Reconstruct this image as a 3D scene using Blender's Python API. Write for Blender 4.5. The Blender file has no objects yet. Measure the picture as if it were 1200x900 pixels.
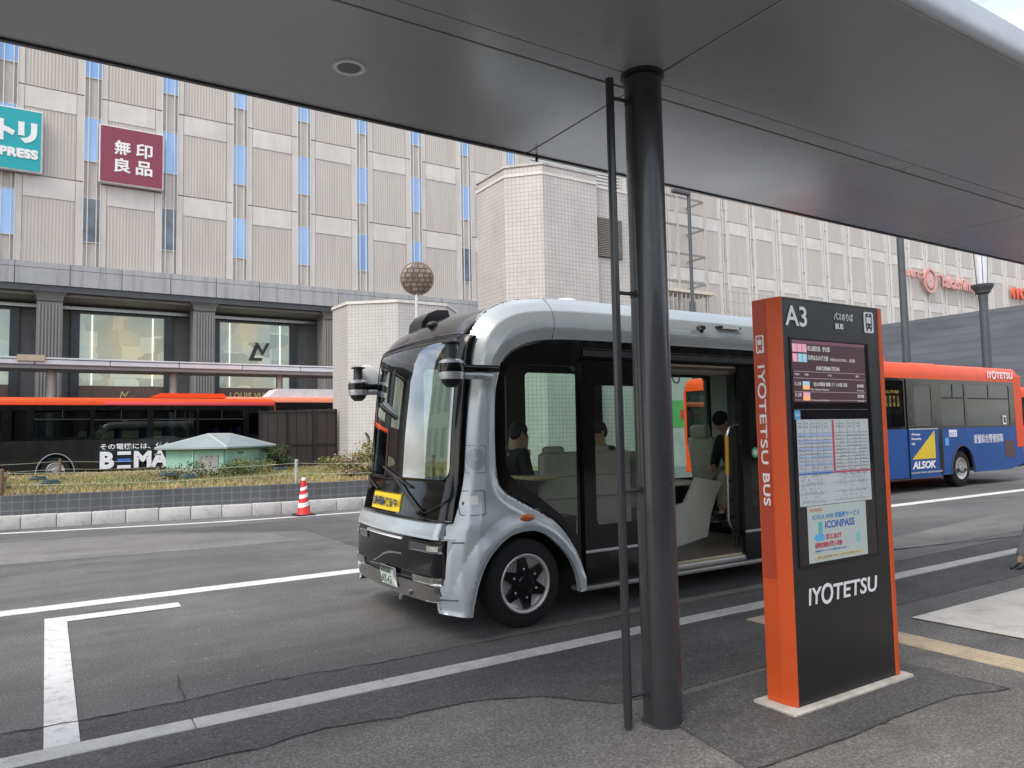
import bpy, bmesh, math, random
import numpy as np
from mathutils import Vector, Matrix
from mathutils.geometry import tessellate_polygon
random.seed(7)
PI = math.pi
S = bpy.context.scene
COL = S.collection

# ------------------------------------------------------------------ camera, sky, sun, exposure
YAW, PITCH, ROLL, FPX = 0.562881570, 0.0659158761, -0.0198810464, 866.05
CAMH = 1.65
f_ = Vector((math.sin(YAW)*math.cos(PITCH), math.cos(YAW)*math.cos(PITCH), math.sin(PITCH)))
r_ = Vector((math.cos(YAW), -math.sin(YAW), 0)); u_ = r_.cross(f_)
r2 = r_*math.cos(ROLL)+u_*math.sin(ROLL); u2 = -r_*math.sin(ROLL)+u_*math.cos(ROLL)
cam = bpy.data.cameras.new('camera'); camo = bpy.data.objects.new('camera', cam); COL.objects.link(camo)
M = Matrix.Identity(4)
for i in range(3):
    M[i][0] = r2[i]; M[i][1] = u2[i]; M[i][2] = -f_[i]
M[2][3] = CAMH
camo.matrix_world = M
cam.sensor_width = 36; cam.lens = FPX/1200*36; cam.clip_start = .05; cam.clip_end = 2000
S.camera = camo

W_ = bpy.data.worlds.new('World'); S.world = W_; W_.use_nodes = True
nt = W_.node_tree; nt.nodes.clear()
sky = nt.nodes.new('ShaderNodeTexSky'); sky.sky_type = 'NISHITA'; sky.sun_disc = False
SUN_EL, SUN_AZ = math.radians(50), math.radians(248)      # azimuth measured clockwise from +Y
sky.sun_elevation = SUN_EL; sky.sun_rotation = SUN_AZ
sky.air_density = 1.0; sky.dust_density = 2.2; sky.ozone_density = 1.0
# thin bright cloud veil over the clear sky
tc = nt.nodes.new('ShaderNodeTexCoord'); mp = nt.nodes.new('ShaderNodeMapping'); mp.inputs['Scale'].default_value = (1, 1, 2.6)
nz = nt.nodes.new('ShaderNodeTexNoise'); nz.inputs['Scale'].default_value = 2.2; nz.inputs['Detail'].default_value = 6; nz.inputs['Roughness'].default_value = .55
cr = nt.nodes.new('ShaderNodeValToRGB'); cr.color_ramp.elements[0].position = .40; cr.color_ramp.elements[1].position = .66
cr.color_ramp.elements[0].color = (.12, .12, .12, 1); cr.color_ramp.elements[1].color = (.78, .78, .78, 1)
mx = nt.nodes.new('ShaderNodeMix'); mx.data_type = 'RGBA'
mx.inputs[7].default_value = (9.5, 9.3, 9.0, 1)
bg = nt.nodes.new('ShaderNodeBackground'); bg.inputs[1].default_value = .145
wo = nt.nodes.new('ShaderNodeOutputWorld')
nt.links.new(tc.outputs['Generated'], mp.inputs[0]); nt.links.new(mp.outputs[0], nz.inputs['Vector'])
nt.links.new(nz.outputs[0], cr.inputs[0]); nt.links.new(cr.outputs[0], mx.inputs[0])
nt.links.new(sky.outputs[0], mx.inputs[6]); nt.links.new(mx.outputs[2], bg.inputs[0]); nt.links.new(bg.outputs[0], wo.inputs[0])

sl = bpy.data.lights.new('sun', 'SUN'); sl.energy = 1.25; sl.angle = math.radians(28); sl.color = (1, .955, .88)
so = bpy.data.objects.new('sun', sl); COL.objects.link(so)
sd = Vector((math.sin(SUN_AZ)*math.cos(SUN_EL), math.cos(SUN_AZ)*math.cos(SUN_EL), math.sin(SUN_EL)))
so.rotation_euler = sd.to_track_quat('Z', 'Y').to_euler()
S.view_settings.view_transform = 'Standard'; S.view_settings.look = 'None'
S.view_settings.exposure = 0.80; S.view_settings.gamma = 1
S.cycles.max_bounces = 8; S.cycles.transparent_max_bounces = 16; S.cycles.caustics_reflective = False; S.cycles.caustics_refractive = False

# ------------------------------------------------------------------ materials
MATS = {}
def _nodes(name):
    m = bpy.data.materials.new(name); m.use_nodes = True; t = m.node_tree; t.nodes.clear()
    o = t.nodes.new('ShaderNodeOutputMaterial'); b = t.nodes.new('ShaderNodeBsdfPrincipled')
    t.links.new(b.outputs[0], o.inputs[0]); return m, t, b, o
def _coord(t, kind='Object', scale=(1, 1, 1), rot=(0, 0, 0)):
    c = t.nodes.new('ShaderNodeTexCoord'); m = t.nodes.new('ShaderNodeMapping')
    m.inputs['Scale'].default_value = scale; m.inputs['Rotation'].default_value = rot
    t.links.new(c.outputs[kind], m.inputs[0]); return m.outputs[0]
def _noise(t, vec, scale, detail=4, rough=.55):
    n = t.nodes.new('ShaderNodeTexNoise'); n.inputs['Scale'].default_value = scale
    n.inputs['Detail'].default_value = detail; n.inputs['Roughness'].default_value = rough
    t.links.new(vec, n.inputs['Vector']); return n.outputs[0]
def _ramp(t, fac, stops):
    r = t.nodes.new('ShaderNodeValToRGB'); e = r.color_ramp.elements
    while len(e) < len(stops): e.new(.5)
    for i, (p, c) in enumerate(stops):
        e[i].position = p; e[i].color = (*c, 1) if not isinstance(c, (int, float)) else (c, c, c, 1)
    t.links.new(fac, r.inputs[0]); return r.outputs[0]
def _mix(t, fac, a, b, mode='MIX'):
    m = t.nodes.new('ShaderNodeMix'); m.data_type = 'RGBA'; m.blend_type = mode; m.clamp_factor = True
    for s, v in ((0, fac), (6, a), (7, b)):
        if hasattr(v, 'links') or hasattr(v, 'is_linked'): t.links.new(v, m.inputs[s])
        elif s == 0: m.inputs[0].default_value = v
        else: m.inputs[s].default_value = (*v, 1)
    return m.outputs[2]
def _bump(t, b, h, strength, dist=.01):
    n = t.nodes.new('ShaderNodeBump'); n.inputs['Strength'].default_value = strength; n.inputs['Distance'].default_value = dist
    t.links.new(h, n.inputs['Height']); t.links.new(n.outputs[0], b.inputs['Normal'])
def mat(name, col, rough=.5, metal=0, var=.12, scale=3, coat=0, bump=0, bscale=60, spec=.5, stretch=(1, 1, 1), rvar=.1):
    if name in MATS: return MATS[name]
    m, t, b, o = _nodes(name)
    v = _coord(t, 'Object', stretch); n = _noise(t, v, scale, 5)
    lo = tuple(c*(1-var) for c in col); hi = tuple(min(1, c*(1+var)) for c in col)
    t.links.new(_ramp(t, n, [(.3, lo), (.7, hi)]), b.inputs['Base Color'])
    t.links.new(_ramp(t, _noise(t, v, scale*3.3, 3), [(.3, max(0, rough-rvar*.5)), (.7, min(1, rough+rvar*.5))]), b.inputs['Roughness'])
    b.inputs['Metallic'].default_value = metal; b.inputs['Coat Weight'].default_value = coat; b.inputs['Coat Roughness'].default_value = .04
    b.inputs['Specular IOR Level'].default_value = spec
    if bump: _bump(t, b, _noise(t, v, bscale, 3), bump, .004)
    MATS[name] = m; return m
def glow(name, col, power):
    if name in MATS: return MATS[name]
    m, t, b, o = _nodes(name)
    b.inputs['Base Color'].default_value = (*[c*.5 for c in col], 1); b.inputs['Emission Color'].default_value = (*col, 1)
    b.inputs['Emission Strength'].default_value = power; MATS[name] = m; return m
def glass(name, tint, refl=1.0, rough=.01, base=.04):
    """thin sheet of tinted glass: lets the tint through and mirrors by Fresnel"""
    if name in MATS: return MATS[name]
    m, t, b, o = _nodes(name); t.nodes.remove(b)
    tr = t.nodes.new('ShaderNodeBsdfTransparent'); tr.inputs[0].default_value = (*tint, 1)
    gl = t.nodes.new('ShaderNodeBsdfGlossy'); gl.inputs['Roughness'].default_value = rough; gl.inputs[0].default_value = (.95, .97, 1, 1)
    lw = t.nodes.new('ShaderNodeLayerWeight'); lw.inputs['Blend'].default_value = .5
    fr = t.nodes.new('ShaderNodeMath'); fr.operation = 'POWER'; fr.inputs[1].default_value = 5.; t.links.new(lw.outputs['Facing'], fr.inputs[0])
    mu = t.nodes.new('ShaderNodeMath'); mu.operation = 'MULTIPLY_ADD'; mu.inputs[1].default_value = refl; mu.inputs[2].default_value = base; mu.use_clamp = True
    mi = t.nodes.new('ShaderNodeMixShader')
    t.links.new(fr.outputs[0], mu.inputs[0]); t.links.new(mu.outputs[0], mi.inputs[0])
    t.links.new(tr.outputs[0], mi.inputs[1]); t.links.new(gl.outputs[0], mi.inputs[2]); t.links.new(mi.outputs[0], o.inputs[0])
    MATS[name] = m; return m
def _absn(t, x):
    m = t.nodes.new('ShaderNodeMath'); m.operation = 'ABSOLUTE'; t.links.new(x, m.inputs[0]); return m.outputs[0]

def asphalt(name, c0, c1, seed=0., crackw=.5):
    m, t, b, o = _nodes(name)
    v = _coord(t); big = _noise(t, v, .35+seed*.05, 5, .6); fine = _noise(t, v, 62, 3, .85)
    vs = _coord(t, 'Object', (.22, 1.6, 1)); streak = _noise(t, vs, 1.3, 6, .62)
    mid = _noise(t, v, 3.2, 5, .7)
    c = _mix(t, _ramp(t, big, [(.35, 0.), (.65, 1.)]), c0, c1)
    c = _mix(t, .55, c, _ramp(t, streak, [(.3, .62), (.7, 1.25)]), 'MULTIPLY')
    c = _mix(t, .5, c, _ramp(t, mid, [(.3, .7), (.7, 1.2)]), 'MULTIPLY')
    c = _mix(t, .8, c, _ramp(t, fine, [(.3, .35), (.5, .95), (.66, 1.9)]), 'MULTIPLY')
    vo = t.nodes.new('ShaderNodeTexVoronoi'); vo.inputs['Scale'].default_value = 60; t.links.new(v, vo.inputs['Vector'])
    c = _mix(t, _ramp(t, vo.outputs['Color'], [(.90, 0.), (.97, .45)]), c, (.34, .33, .31))
    # soft-edged oil and tyre stains
    st = _noise(t, _coord(t, 'Object', (.5, 1.1, 1)), 1.7, 3, .5)
    c = _mix(t, _ramp(t, st, [(.60, 0.), (.72, .5)]), c, tuple(x*.45 for x in c0))
    t.links.new(c, b.inputs['Base Color'])
    t.links.new(_ramp(t, mid, [(.3, .72), (.7, .92)]), b.inputs['Roughness']); b.inputs['Specular IOR Level'].default_value = .35
    _bump(t, b, fine, .55, .006); MATS[name] = m; return m
ASPH = asphalt('road asphalt', (.106, .105, .104), (.156, .153, .148))
ASPH2 = asphalt('new asphalt', (.082, .081, .081), (.112, .110, .107), 2)
ASPH3 = asphalt('footway asphalt', (.135, .13, .124), (.185, .177, .166), 5)
ASPH4 = asphalt('dark footway asphalt', (.085, .083, .081), (.118, .114, .11), 8)
ASPH5 = asphalt('pale asphalt', (.155, .152, .146), (.205, .20, .19), 3)

def paint(name, col, wear=.3, scale=7):
    m, t, b, o = _nodes(name)
    v = _coord(t); n = _noise(t, v, scale, 8, .75); f = _noise(t, v, 120, 2, .7)
    c = _mix(t, _ramp(t, n, [(.36-.0*wear, .75*wear+.1), (.50, 0.)]), col, tuple(x*.38 for x in col))
    c = _mix(t, .45, c, _ramp(t, f, [(.3, .6), (.6, 1.1)]), 'MULTIPLY')
    c = _mix(t, .6, c, _ramp(t, _noise(t, v, 1.5, 4), [(.3, .78), (.7, 1.05)]), 'MULTIPLY')
    t.links.new(c, b.inputs['Base Color']); b.inputs['Roughness'].default_value = .7; _bump(t, b, f, .35, .004)
    MATS[name] = m; return m
WHITE_LINE = paint('white road paint', (.74, .73, .72), .55)
KERB = paint('kerb concrete', (.56, .55, .53), .35, 5)
CONC = paint('pale concrete', (.50, .49, .47), .3, 3)
TACT = paint('tactile paving', (.56, .46, .32), .35, 6)
PATCHW = paint('pale painted patch', (.66, .63, .57), .35, 3)

def facade_mat():
    m, t, b, o = _nodes('fluted concrete panels')
    v = _coord(t, 'UV'); sep = t.nodes.new('ShaderNodeSeparateXYZ'); t.links.new(v, sep.inputs[0])
    w = t.nodes.new('ShaderNodeTexWave'); w.wave_type = 'BANDS'; w.bands_direction = 'X'; w.inputs['Scale'].default_value = 2.0; w.wave_profile = 'SIN'
    t.links.new(v, w.inputs['Vector'])
    c = _ramp(t, w.outputs[0], [(.1, (.485, .45, .41)), (.6, (.565, .53, .49))])
    st = _noise(t, _coord(t, 'UV', (1.2, .12, 1)), 1.4, 7, .65)
    c = _mix(t, .55, c, _ramp(t, st, [(.25, .78), (.55, 1.0), (.8, 1.06)]), 'MULTIPLY')
    c = _mix(t, .4, c, _ramp(t, _noise(t, v, .13, 3), [(.3, .88), (.7, 1.05)]), 'MULTIPLY')
    t.links.new(c, b.inputs['Base Color']); b.inputs['Roughness'].default_value = .8
    _bump(t, b, w.outputs[0], .5, .04); MATS[m.name] = m; return m
def stained(name, col, sx=2.2, lo=.62, rough=.8, joints=None):
    m, t, b, o = _nodes(name)
    v = _coord(t, 'UV', (sx, .12, 1)); st = _noise(t, v, 1.5, 8, .7)
    c = _mix(t, 1., _ramp(t, st, [(.28, lo), (.5, .95), (.8, 1.08)]), col, 'MULTIPLY')
    c = _mix(t, .6, c, _ramp(t, _noise(t, _coord(t, 'UV'), .5, 6, .65), [(.3, .8), (.7, 1.1)]), 'MULTIPLY')
    if joints:
        br = t.nodes.new('ShaderNodeTexBrick'); br.offset = 0; br.inputs['Scale'].default_value = 1
        br.inputs['Brick Width'].default_value = joints[0]; br.inputs['Row Height'].default_value = joints[1]; br.inputs['Mortar Size'].default_value = joints[2]
        br.inputs['Color1'].default_value = (1, 1, 1, 1); br.inputs['Color2'].default_value = (.93, .93, .93, 1); br.inputs['Mortar'].default_value = (joints[3],)*3+(1,)
        br.inputs['Mortar Smooth'].default_value = .1
        t.links.new(_coord(t, 'UV'), br.inputs['Vector']); c = _mix(t, 1., c, br.outputs[0], 'MULTIPLY')
    t.links.new(c, b.inputs['Base Color']); b.inputs['Roughness'].default_value = rough
    _bump(t, b, _noise(t, _coord(t, 'UV'), 12, 4), .2, .02); MATS[name] = m; return m
FAC = facade_mat()
FACP = stained('smooth concrete panel', (.63, .595, .555), 1.6, .85)
FACB = stained('upper panel band', (.665, .64, .61), 1.2, .88)
LEDGE = stained('weathered concrete band', (.42, .425, .43), 1.8, .55)
GRANITE = stained('dark stone cladding', (.15, .145, .14), 1.0, .8, .5, (1.3, .62, .012, .6))
COLST = stained('grey column stone', (.27, .26, .25), 1.0, .8, .6)
TILE = stained('white glazed tiles', (.56, .53, .505), .5, .9, .35, (.20, .20, .012, .58))
TILE2 = stained('small white tiles', (.56, .545, .525), .5, .9, .35, (.125, .115, .007, .6))
TILED = stained('dark wall tiles', (.115, .12, .125), 1.2, .6, .35, (.19, .165, .011, 1.55))
CHAR = mat('charcoal painted steel', (.040, .041, .044), .32, .15, .1, 6, coat=.3)
BLACK = mat('black plastic', (.012, .012, .013), .38, 0, .2, 8)
GBLACK = mat('gloss black panel', (.006, .006, .007), .10, 0, .15, 2, coat=0, spec=.42)
MBLACK = mat('matt black metal', (.018, .018, .019), .6, 0, .15, 6)
RUBBER = mat('tyre rubber', (.010, .010, .010), .85, 0, .3, 12, bump=.4, bscale=80)
STEEL = mat('brushed steel', (.62, .62, .62), .28, 1, .08, 6)
CHROME = mat('satin chrome', (.60, .58, .56), .16, 1, .08, 4)
DGREY = mat('dark grey plastic', (.05, .05, .052), .5, 0, .2, 5)
SILVER = mat('pale blue silver paint', (.50, .545, .565), .30, .28, .04, 1.2, coat=.45, rvar=.04)
SILVERT = mat('silver trim', (.50, .52, .54), .3, .7, .05, 3)
WHITEP = mat('white plastic', (.72, .72, .70), .4, 0, .06, 4)
WHITET = mat('white lettering', (.82, .82, .82), .5, 0, .03, 4)
CREAM = mat('cream interior trim', (.52, .50, .44), .6, 0, .08, 3)
SEATM = mat('beige seat vinyl', (.40, .37, .31), .65, 0, .1, 8, bump=.2)
ORANGE = mat('orange bus paint', (.74, .075, .010), .42, 0, .05, 1, spec=.3)
PINKR = mat('pink red bus paint', (.72, .075, .11), .35, 0, .05, 1, coat=.15)
SIGNO = mat('orange sign paint', (.62, .085, .016), .42, 0, .08, 2, coat=.1)
SIGNOD = mat('darker orange sign panel', (.44, .055, .02), .45, 0, .08, 2, coat=.1)
BLUEP = mat('blue bus paint', (.008, .070, .28), .42, 0, .05, 1, spec=.3)
DKBLUE = mat('dark navy bus paint', (.012, .02, .045), .25, 0, .1, 2, coat=.6)
YEL = mat('yellow vinyl', (.74, .54, .02), .5, 0, .05, 3)
LOWG = glass('dark bus glass', (.46, .49, .48), .9, .01, .05)
NEARG = glass('minibus side glass', (.90, .93, .91), .9, .01, .03)
GREENG = glass('green tinted glass', (.78, .91, .85), .9, .01, .03)
WSG = glass('windscreen glass', (.66, .72, .70), 1.9, .005, .26)
RED = mat('cone red plastic', (.62, .02, .025), .45, 0, .1, 4)
BROWNP = mat('brown shop band', (.16, .10, .075), .5)

# ------------------------------------------------------------------ builders
WM = {}
def world_of(o): return WM.get(o.name, Matrix.Identity(4))
def root(name, loc, label, cat, group=None, rz=0.):
    o = bpy.data.objects.new(name, None); COL.objects.link(o); o.empty_display_size = .2
    o.location = loc; o.rotation_euler = (0, 0, rz)
    o['label'] = label; o['category'] = cat
    if group: o['group'] = group
    WM[o.name] = Matrix.Translation(loc) @ Matrix.Rotation(rz, 4, 'Z'); return o
def tag(o, label=None, cat=None, group=None, kind=None):
    for k, v in (('label', label), ('category', cat), ('group', group), ('kind', kind)):
        if v: o[k] = v
    return o
def link_mesh(name, me, m, parent=None, angle=40, normals=None, origin=None):
    """me in world coordinates"""
    o = bpy.data.objects.new(name, me); COL.objects.link(o)
    if parent is not None:
        o.parent = parent; WM[o.name] = world_of(parent)
        me.transform(world_of(parent).inverted())
    elif origin is not None:
        me.transform(Matrix.Translation(-Vector(origin))); o.location = origin
        WM[o.name] = Matrix.Translation(origin)
    else: WM[o.name] = Matrix.Identity(4)
    for q in (m if isinstance(m, (list, tuple)) else [m]): me.materials.append(q)
    me.update()
    if not me.uv_layers:
        uv = me.uv_layers.new(name='uv')
        n = len(me.loops); co = np.empty(len(me.vertices)*3); me.vertices.foreach_get('co', co); co = co.reshape(-1, 3)
        out = np.zeros((n, 2))
        for p in me.polygons:
            nn = p.normal
            if abs(nn.z) > .9: t = Vector((1, 0, 0)); b = Vector((0, 1, 0))
            else:
                t = Vector((0, 0, 1)).cross(nn); t.normalize(); b = Vector((0, 0, 1))
            for li in p.loop_indices:
                c = co[me.loops[li].vertex_index]; out[li] = (c[0]*t.x+c[1]*t.y+c[2]*t.z, c[0]*b.x+c[1]*b.y+c[2]*b.z)
        uv.data.foreach_set('uv', out.ravel())
    if angle:
        me.polygons.foreach_set('use_smooth', [True]*len(me.polygons)); me.set_sharp_from_angle(angle=math.radians(angle))
    if normals is not None:
        me.polygons.foreach_set('use_smooth', [True]*len(me.polygons))
    return o

class MB:
    def __init__(s): s.bm = bmesh.new(); s.mi = 0
    def _fin(s, geom_before):
        if s.mi:
            for f in s.bm.faces[geom_before:] if False else list(s.bm.faces)[geom_before:]: f.material_index = s.mi
    def add(s, verts, faces):
        n0 = len(s.bm.faces); vs = [s.bm.verts.new(v) for v in verts]
        for f in faces:
            try:
                q = s.bm.faces.new([vs[i] for i in f]); q.material_index = s.mi
            except ValueError: pass
        return s
    def box(s, a, b, bev=0., seg=2, mtx=None):
        x0, y0, z0 = a; x1, y1, z1 = b
        V = [(x0, y0, z0), (x1, y0, z0), (x1, y1, z0), (x0, y1, z0), (x0, y0, z1), (x1, y0, z1), (x1, y1, z1), (x0, y1, z1)]
        F = [(3, 2, 1, 0), (4, 5, 6, 7), (0, 1, 5, 4), (1, 2, 6, 5), (2, 3, 7, 6), (3, 0, 4, 7)]
        if bev > 0:
            t = bmesh.new(); vs = [t.verts.new(v) for v in V]
            for f in F: t.faces.new([vs[i] for i in f])
            bmesh.ops.bevel(t, geom=t.edges[:], offset=min(bev, .49*min(abs(x1-x0), abs(y1-y0), abs(z1-z0))), segments=seg, profile=.5, affect='EDGES')
            t.verts.index_update(); V = [v.co.copy() for v in t.verts]; F = [[v.index for v in f.verts] for f in t.faces]; t.free()
        if mtx is not None: V = [mtx @ Vector(v) for v in V]
        return s.add(V, F)
    def tube(s, pts, r, n=12, cap=True, r2=None):
        pts = [Vector(p) for p in pts]; k = len(pts); rr = [r+(r2-r)*i/(k-1) for i in range(k)] if r2 is not None else ([r]*k if not isinstance(r, (list, tuple)) else list(r))
        V = []; F = []; up = None
        for i, p in enumerate(pts):
            t = (pts[min(i+1, k-1)]-pts[max(i-1, 0)]).normalized()
            if up is None:
                a = Vector((0, 0, 1)) if abs(t.z) < .9 else Vector((1, 0, 0)); up = t.cross(a).normalized()
            up = (up-t*up.dot(t)).normalized(); w = t.cross(up)
            for j in range(n):
                a = 2*PI*j/n; V.append(p+(up*math.cos(a)+w*math.sin(a))*rr[i])
        for i in range(k-1):
            for j in range(n): F.append((i*n+j, i*n+(j+1) % n, (i+1)*n+(j+1) % n, (i+1)*n+j))
        if cap: F.append(tuple(range(n))[::-1]); F.append(tuple((k-1)*n+j for j in range(n)))
        return s.add(V, F)
    def lathe(s, prof, c, axis='Z', n=32, mtx=None, cap=True):
        """prof: (radius, height) list; axis direction"""
        V = []; F = []; k = len(prof)
        for (r, h) in prof:
            for j in range(n):
                a = 2*PI*j/n; x, y = r*math.cos(a), r*math.sin(a)
                p = {'Z': (x, y, h), 'Y': (x, h, -y), 'X': (h, x, y)}[axis]
                V.append(Vector(p)+Vector(c) if mtx is None else mtx @ Vector(p))
        for i in range(k-1):
            for j in range(n): F.append((i*n+j, i*n+(j+1) % n, (i+1)*n+(j+1) % n, (i+1)*n+j))
        if cap and prof[0][0] > 0: F.append(tuple(range(n))[::-1])
        if cap and prof[-1][0] > 0: F.append(tuple((k-1)*n+j for j in range(n)))
        return s.add(V, F)
    def ell(s, c, r, n=16, m=10, mtx=None):
        prof = [(math.cos(-PI/2+PI*i/m), math.sin(-PI/2+PI*i/m)) for i in range(m+1)]
        V = []; F = []
        for (a, h) in prof:
            for j in range(n):
                t = 2*PI*j/n; v = Vector((a*math.cos(t)*r[0], a*math.sin(t)*r[1], h*r[2]))
                V.append((mtx @ v if mtx is not None else v)+Vector(c))
        for i in range(m):
            for j in range(n): F.append((i*n+j, i*n+(j+1) % n, (i+1)*n+(j+1) % n, (i+1)*n+j))
        return s.add(V, F)
    def slab(s, loops, mp, th, back=True):
        """loops: 2D outline + holes; mp(u,v,w) -> 3D ; w from 0 (front) to th (back)"""
        pts = [Vector((p[0], p[1], 0)) for l in loops for p in l]
        tris = tessellate_polygon([[Vector((p[0], p[1], 0)) for p in l] for l in loops]); n = len(pts)
        V = [mp(p.x, p.y, 0) for p in pts]+[mp(p.x, p.y, th) for p in pts]
        F = [tuple(t) for t in tris]
        if back: F += [tuple(i+n for i in t[::-1]) for t in tris]
        k = 0
        for l in loops:
            m = len(l)
            for i in range(m): F.append((k+i, k+(i+1) % m, n+k+(i+1) % m, n+k+i))
            k += m
        s.add(V, F); return s
    def build(s, name, m, parent=None, angle=40, origin=None, recalc=True):
        if recalc: bmesh.ops.recalc_face_normals(s.bm, faces=s.bm.faces[:])
        bmesh.ops.remove_doubles(s.bm, verts=s.bm.verts[:], dist=1e-6)
        me = bpy.data.meshes.new(name); s.bm.to_mesh(me); s.bm.free()
        return link_mesh(name, me, m, parent, angle, origin=origin)

def XZ(y, sgn=1):    # plane facing -Y; depth goes +Y
    return lambda u, v, w: Vector((u, y+w*sgn, v))
def YZ(x, sgn=1):
    return lambda u, v, w: Vector((x+w*sgn, u, v))
def rect(a, b, c, d): return [(a, c), (b, c), (b, d), (a, d)]
def rrect(a, b, c, d, r, n=4):
    o = []
    for (cx, cy, t) in ((b-r, c+r, -PI/2), (b-r, d-r, 0), (a+r, d-r, PI/2), (a+r, c+r, PI)):
        for i in range(n+1):
            q = t+PI/2*i/n; o.append((cx+r*math.cos(q), cy+r*math.sin(q)))
    return o
def catmull(P, n=6, closed=False):
    P = [Vector((p[0], p[1], 0)) for p in P]; k = len(P); out = []
    for i in range(k if closed else k-1):
        p0 = P[i-1] if (i > 0 or closed) else P[0]; p1 = P[i]; p2 = P[(i+1) % k]; p3 = P[(i+2) % k] if (closed or i+2 < k) else P[-1]
        for j in range(n):
            t = j/n
            q = .5*((2*p1)+(-p0+p2)*t+(2*p0-5*p1+4*p2-p3)*t*t+(-p0+3*p1-3*p2+p3)*t**3); out.append((q.x, q.y))
    if not closed: out.append((P[-1].x, P[-1].y))
    return out
FRAMES = {'-Y': (Vector((1, 0, 0)), Vector((0, 0, 1))), '-X': (Vector((0, -1, 0)), Vector((0, 0, 1))), '-Xdown': (Vector((0, 0, -1)), Vector((0, -1, 0))),
          'UP': (Vector((1, 0, 0)), Vector((0, 1, 0)))}
def text_mesh(body, size, bold=0., ext=.004, align='LEFT', spacing=1., shear=0.):
    c = bpy.data.curves.new('lettering', 'FONT'); c.body = body; c.size = size; c.offset = bold; c.extrude = ext
    c.align_x = align; c.space_character = spacing; c.shear = shear; c.resolution_u = 3
    o = bpy.data.objects.new('lettering', c); COL.objects.link(o)
    dg = bpy.context.evaluated_depsgraph_get(); me = bpy.data.meshes.new_from_object(o.evaluated_get(dg))
    bpy.data.objects.remove(o); bpy.data.curves.remove(c); me.materials.clear(); return me
def text(name, body, loc, size, m, parent, frame='-Y', bold=0., ext=.004, align='LEFT', width=None, spacing=1., shear=0., height=None):
    me = text_mesh(body, size, bold, ext, align, spacing, shear)
    co = np.empty(len(me.vertices)*3); me.vertices.foreach_get('co', co); co = co.reshape(-1, 3)
    if len(co) == 0: return None
    if width:
        w = co[:, 0].max()-co[:, 0].min(); co[:, 0] = (co[:, 0]-(co[:, 0].min() if align == 'LEFT' else 0))*width/w
    if height:
        h = co[:, 1].max()-co[:, 1].min(); co[:, 1] = (co[:, 1]-co[:, 1].min())*height/h
    x, y = FRAMES[frame] if isinstance(frame, str) else frame
    z = x.cross(y)
    out = np.outer(co[:, 0], x)+np.outer(co[:, 1], y)+np.outer(co[:, 2], z)+np.array(loc)
    me.vertices.foreach_set('co', out.ravel()); return link_mesh(name, me, m, parent, None)
def copy_tree(o, parent=None):
    c = o.copy(); COL.objects.link(c); c.parent = parent
    WM[c.name] = WM.get(o.name, Matrix.Identity(4))
    for ch in list(o.children): copy_tree(ch, c)
    return c
def struct(o): o['kind'] = 'structure'; return o
def sheet(name, loops, z, m, th=.004):
    b = MB(); b.slab(loops, lambda u, v, w: Vector((u, v, z-w)), th); return struct(b.build(name, m, None, None))
def ribbon(pts, w):
    L = []; R_ = []
    for i, p in enumerate(pts):
        a = Vector(pts[max(0, i-1)]); b = Vector(pts[min(len(pts)-1, i+1)]); d = (b-a).normalized(); n = Vector((-d.y, d.x))
        ww = w if not callable(w) else w(i); L.append(tuple(Vector(p)+n*ww/2)); R_.append(tuple(Vector(p)-n*ww/2))
    return L+R_[::-1]

# ------------------------------------------------------------------ ground, road, markings
sheet('ground', [rect(-260, 420, -160, 420)], 0.0, ASPH, .3)
sheet('footway', [[(-30, -20), (30, -20), (30, 4.63), (-30, 4.63)]], .004, ASPH3)
# newer asphalt strip beside the kerb and repair patches on the footway
sheet('asphalt strip', [[(-30, 4.805), (30, 4.805), (30, 5.16), (12.1, 5.24), (6, 5.16), (2.1, 5.15), (1.34, 5.22), (.74, 5.15), (-.2, 5.2), (-30, 5.2)]], .004, ASPH2)
sheet('footway patch', [[(-12, 4.63), (-12, 4.2), (.56, 4.18), (.98, 4.15), (1.36, 4.21), (1.69, 4.13), (2.29, 4.09), (2.66, 3.9), (2.93, 3.56), (3.4, 3.50), (4.3, 3.5), (5.19, 3.94), (5.29, 3.94), (5.29, 4.63)]], .008, ASPH4)
sheet('footway patch', [[(2.9, 2.50), (3.68, 2.47), (4.17, 2.49), (4.69, 2.47), (4.96, 2.37), (5.08, 2.35), (5.06, 2.6), (5.07, 2.83), (5.0, 3.2), (4.2, 3.45), (3.3, 3.42), (3.0, 3.1)]], .0105, ASPH4)
sheet('footway patch', [[(5.3, 3.95), (11, 3.95), (11, 4.6), (5.3, 4.6)]], .008, ASPH4)
sheet('road patch', [[(1.41, 14.95), (3.93, 13.08), (3.95, 10.26), (5.22, 13.57), (4.88, 14.81)]], .004, ASPH2)
sheet('road patch', [[(9.0, 6.2), (9.6, 5.7), (11.0, 5.55), (30, 5.45), (30, 6.6), (14, 6.7)]], .004, ASPH5)
sheet('road patch', [[(-3, 12.5), (3.5, 11.9), (3.3, 13.2), (1.2, 14.7), (-3, 15.2)]], .0035, ASPH5)
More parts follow.
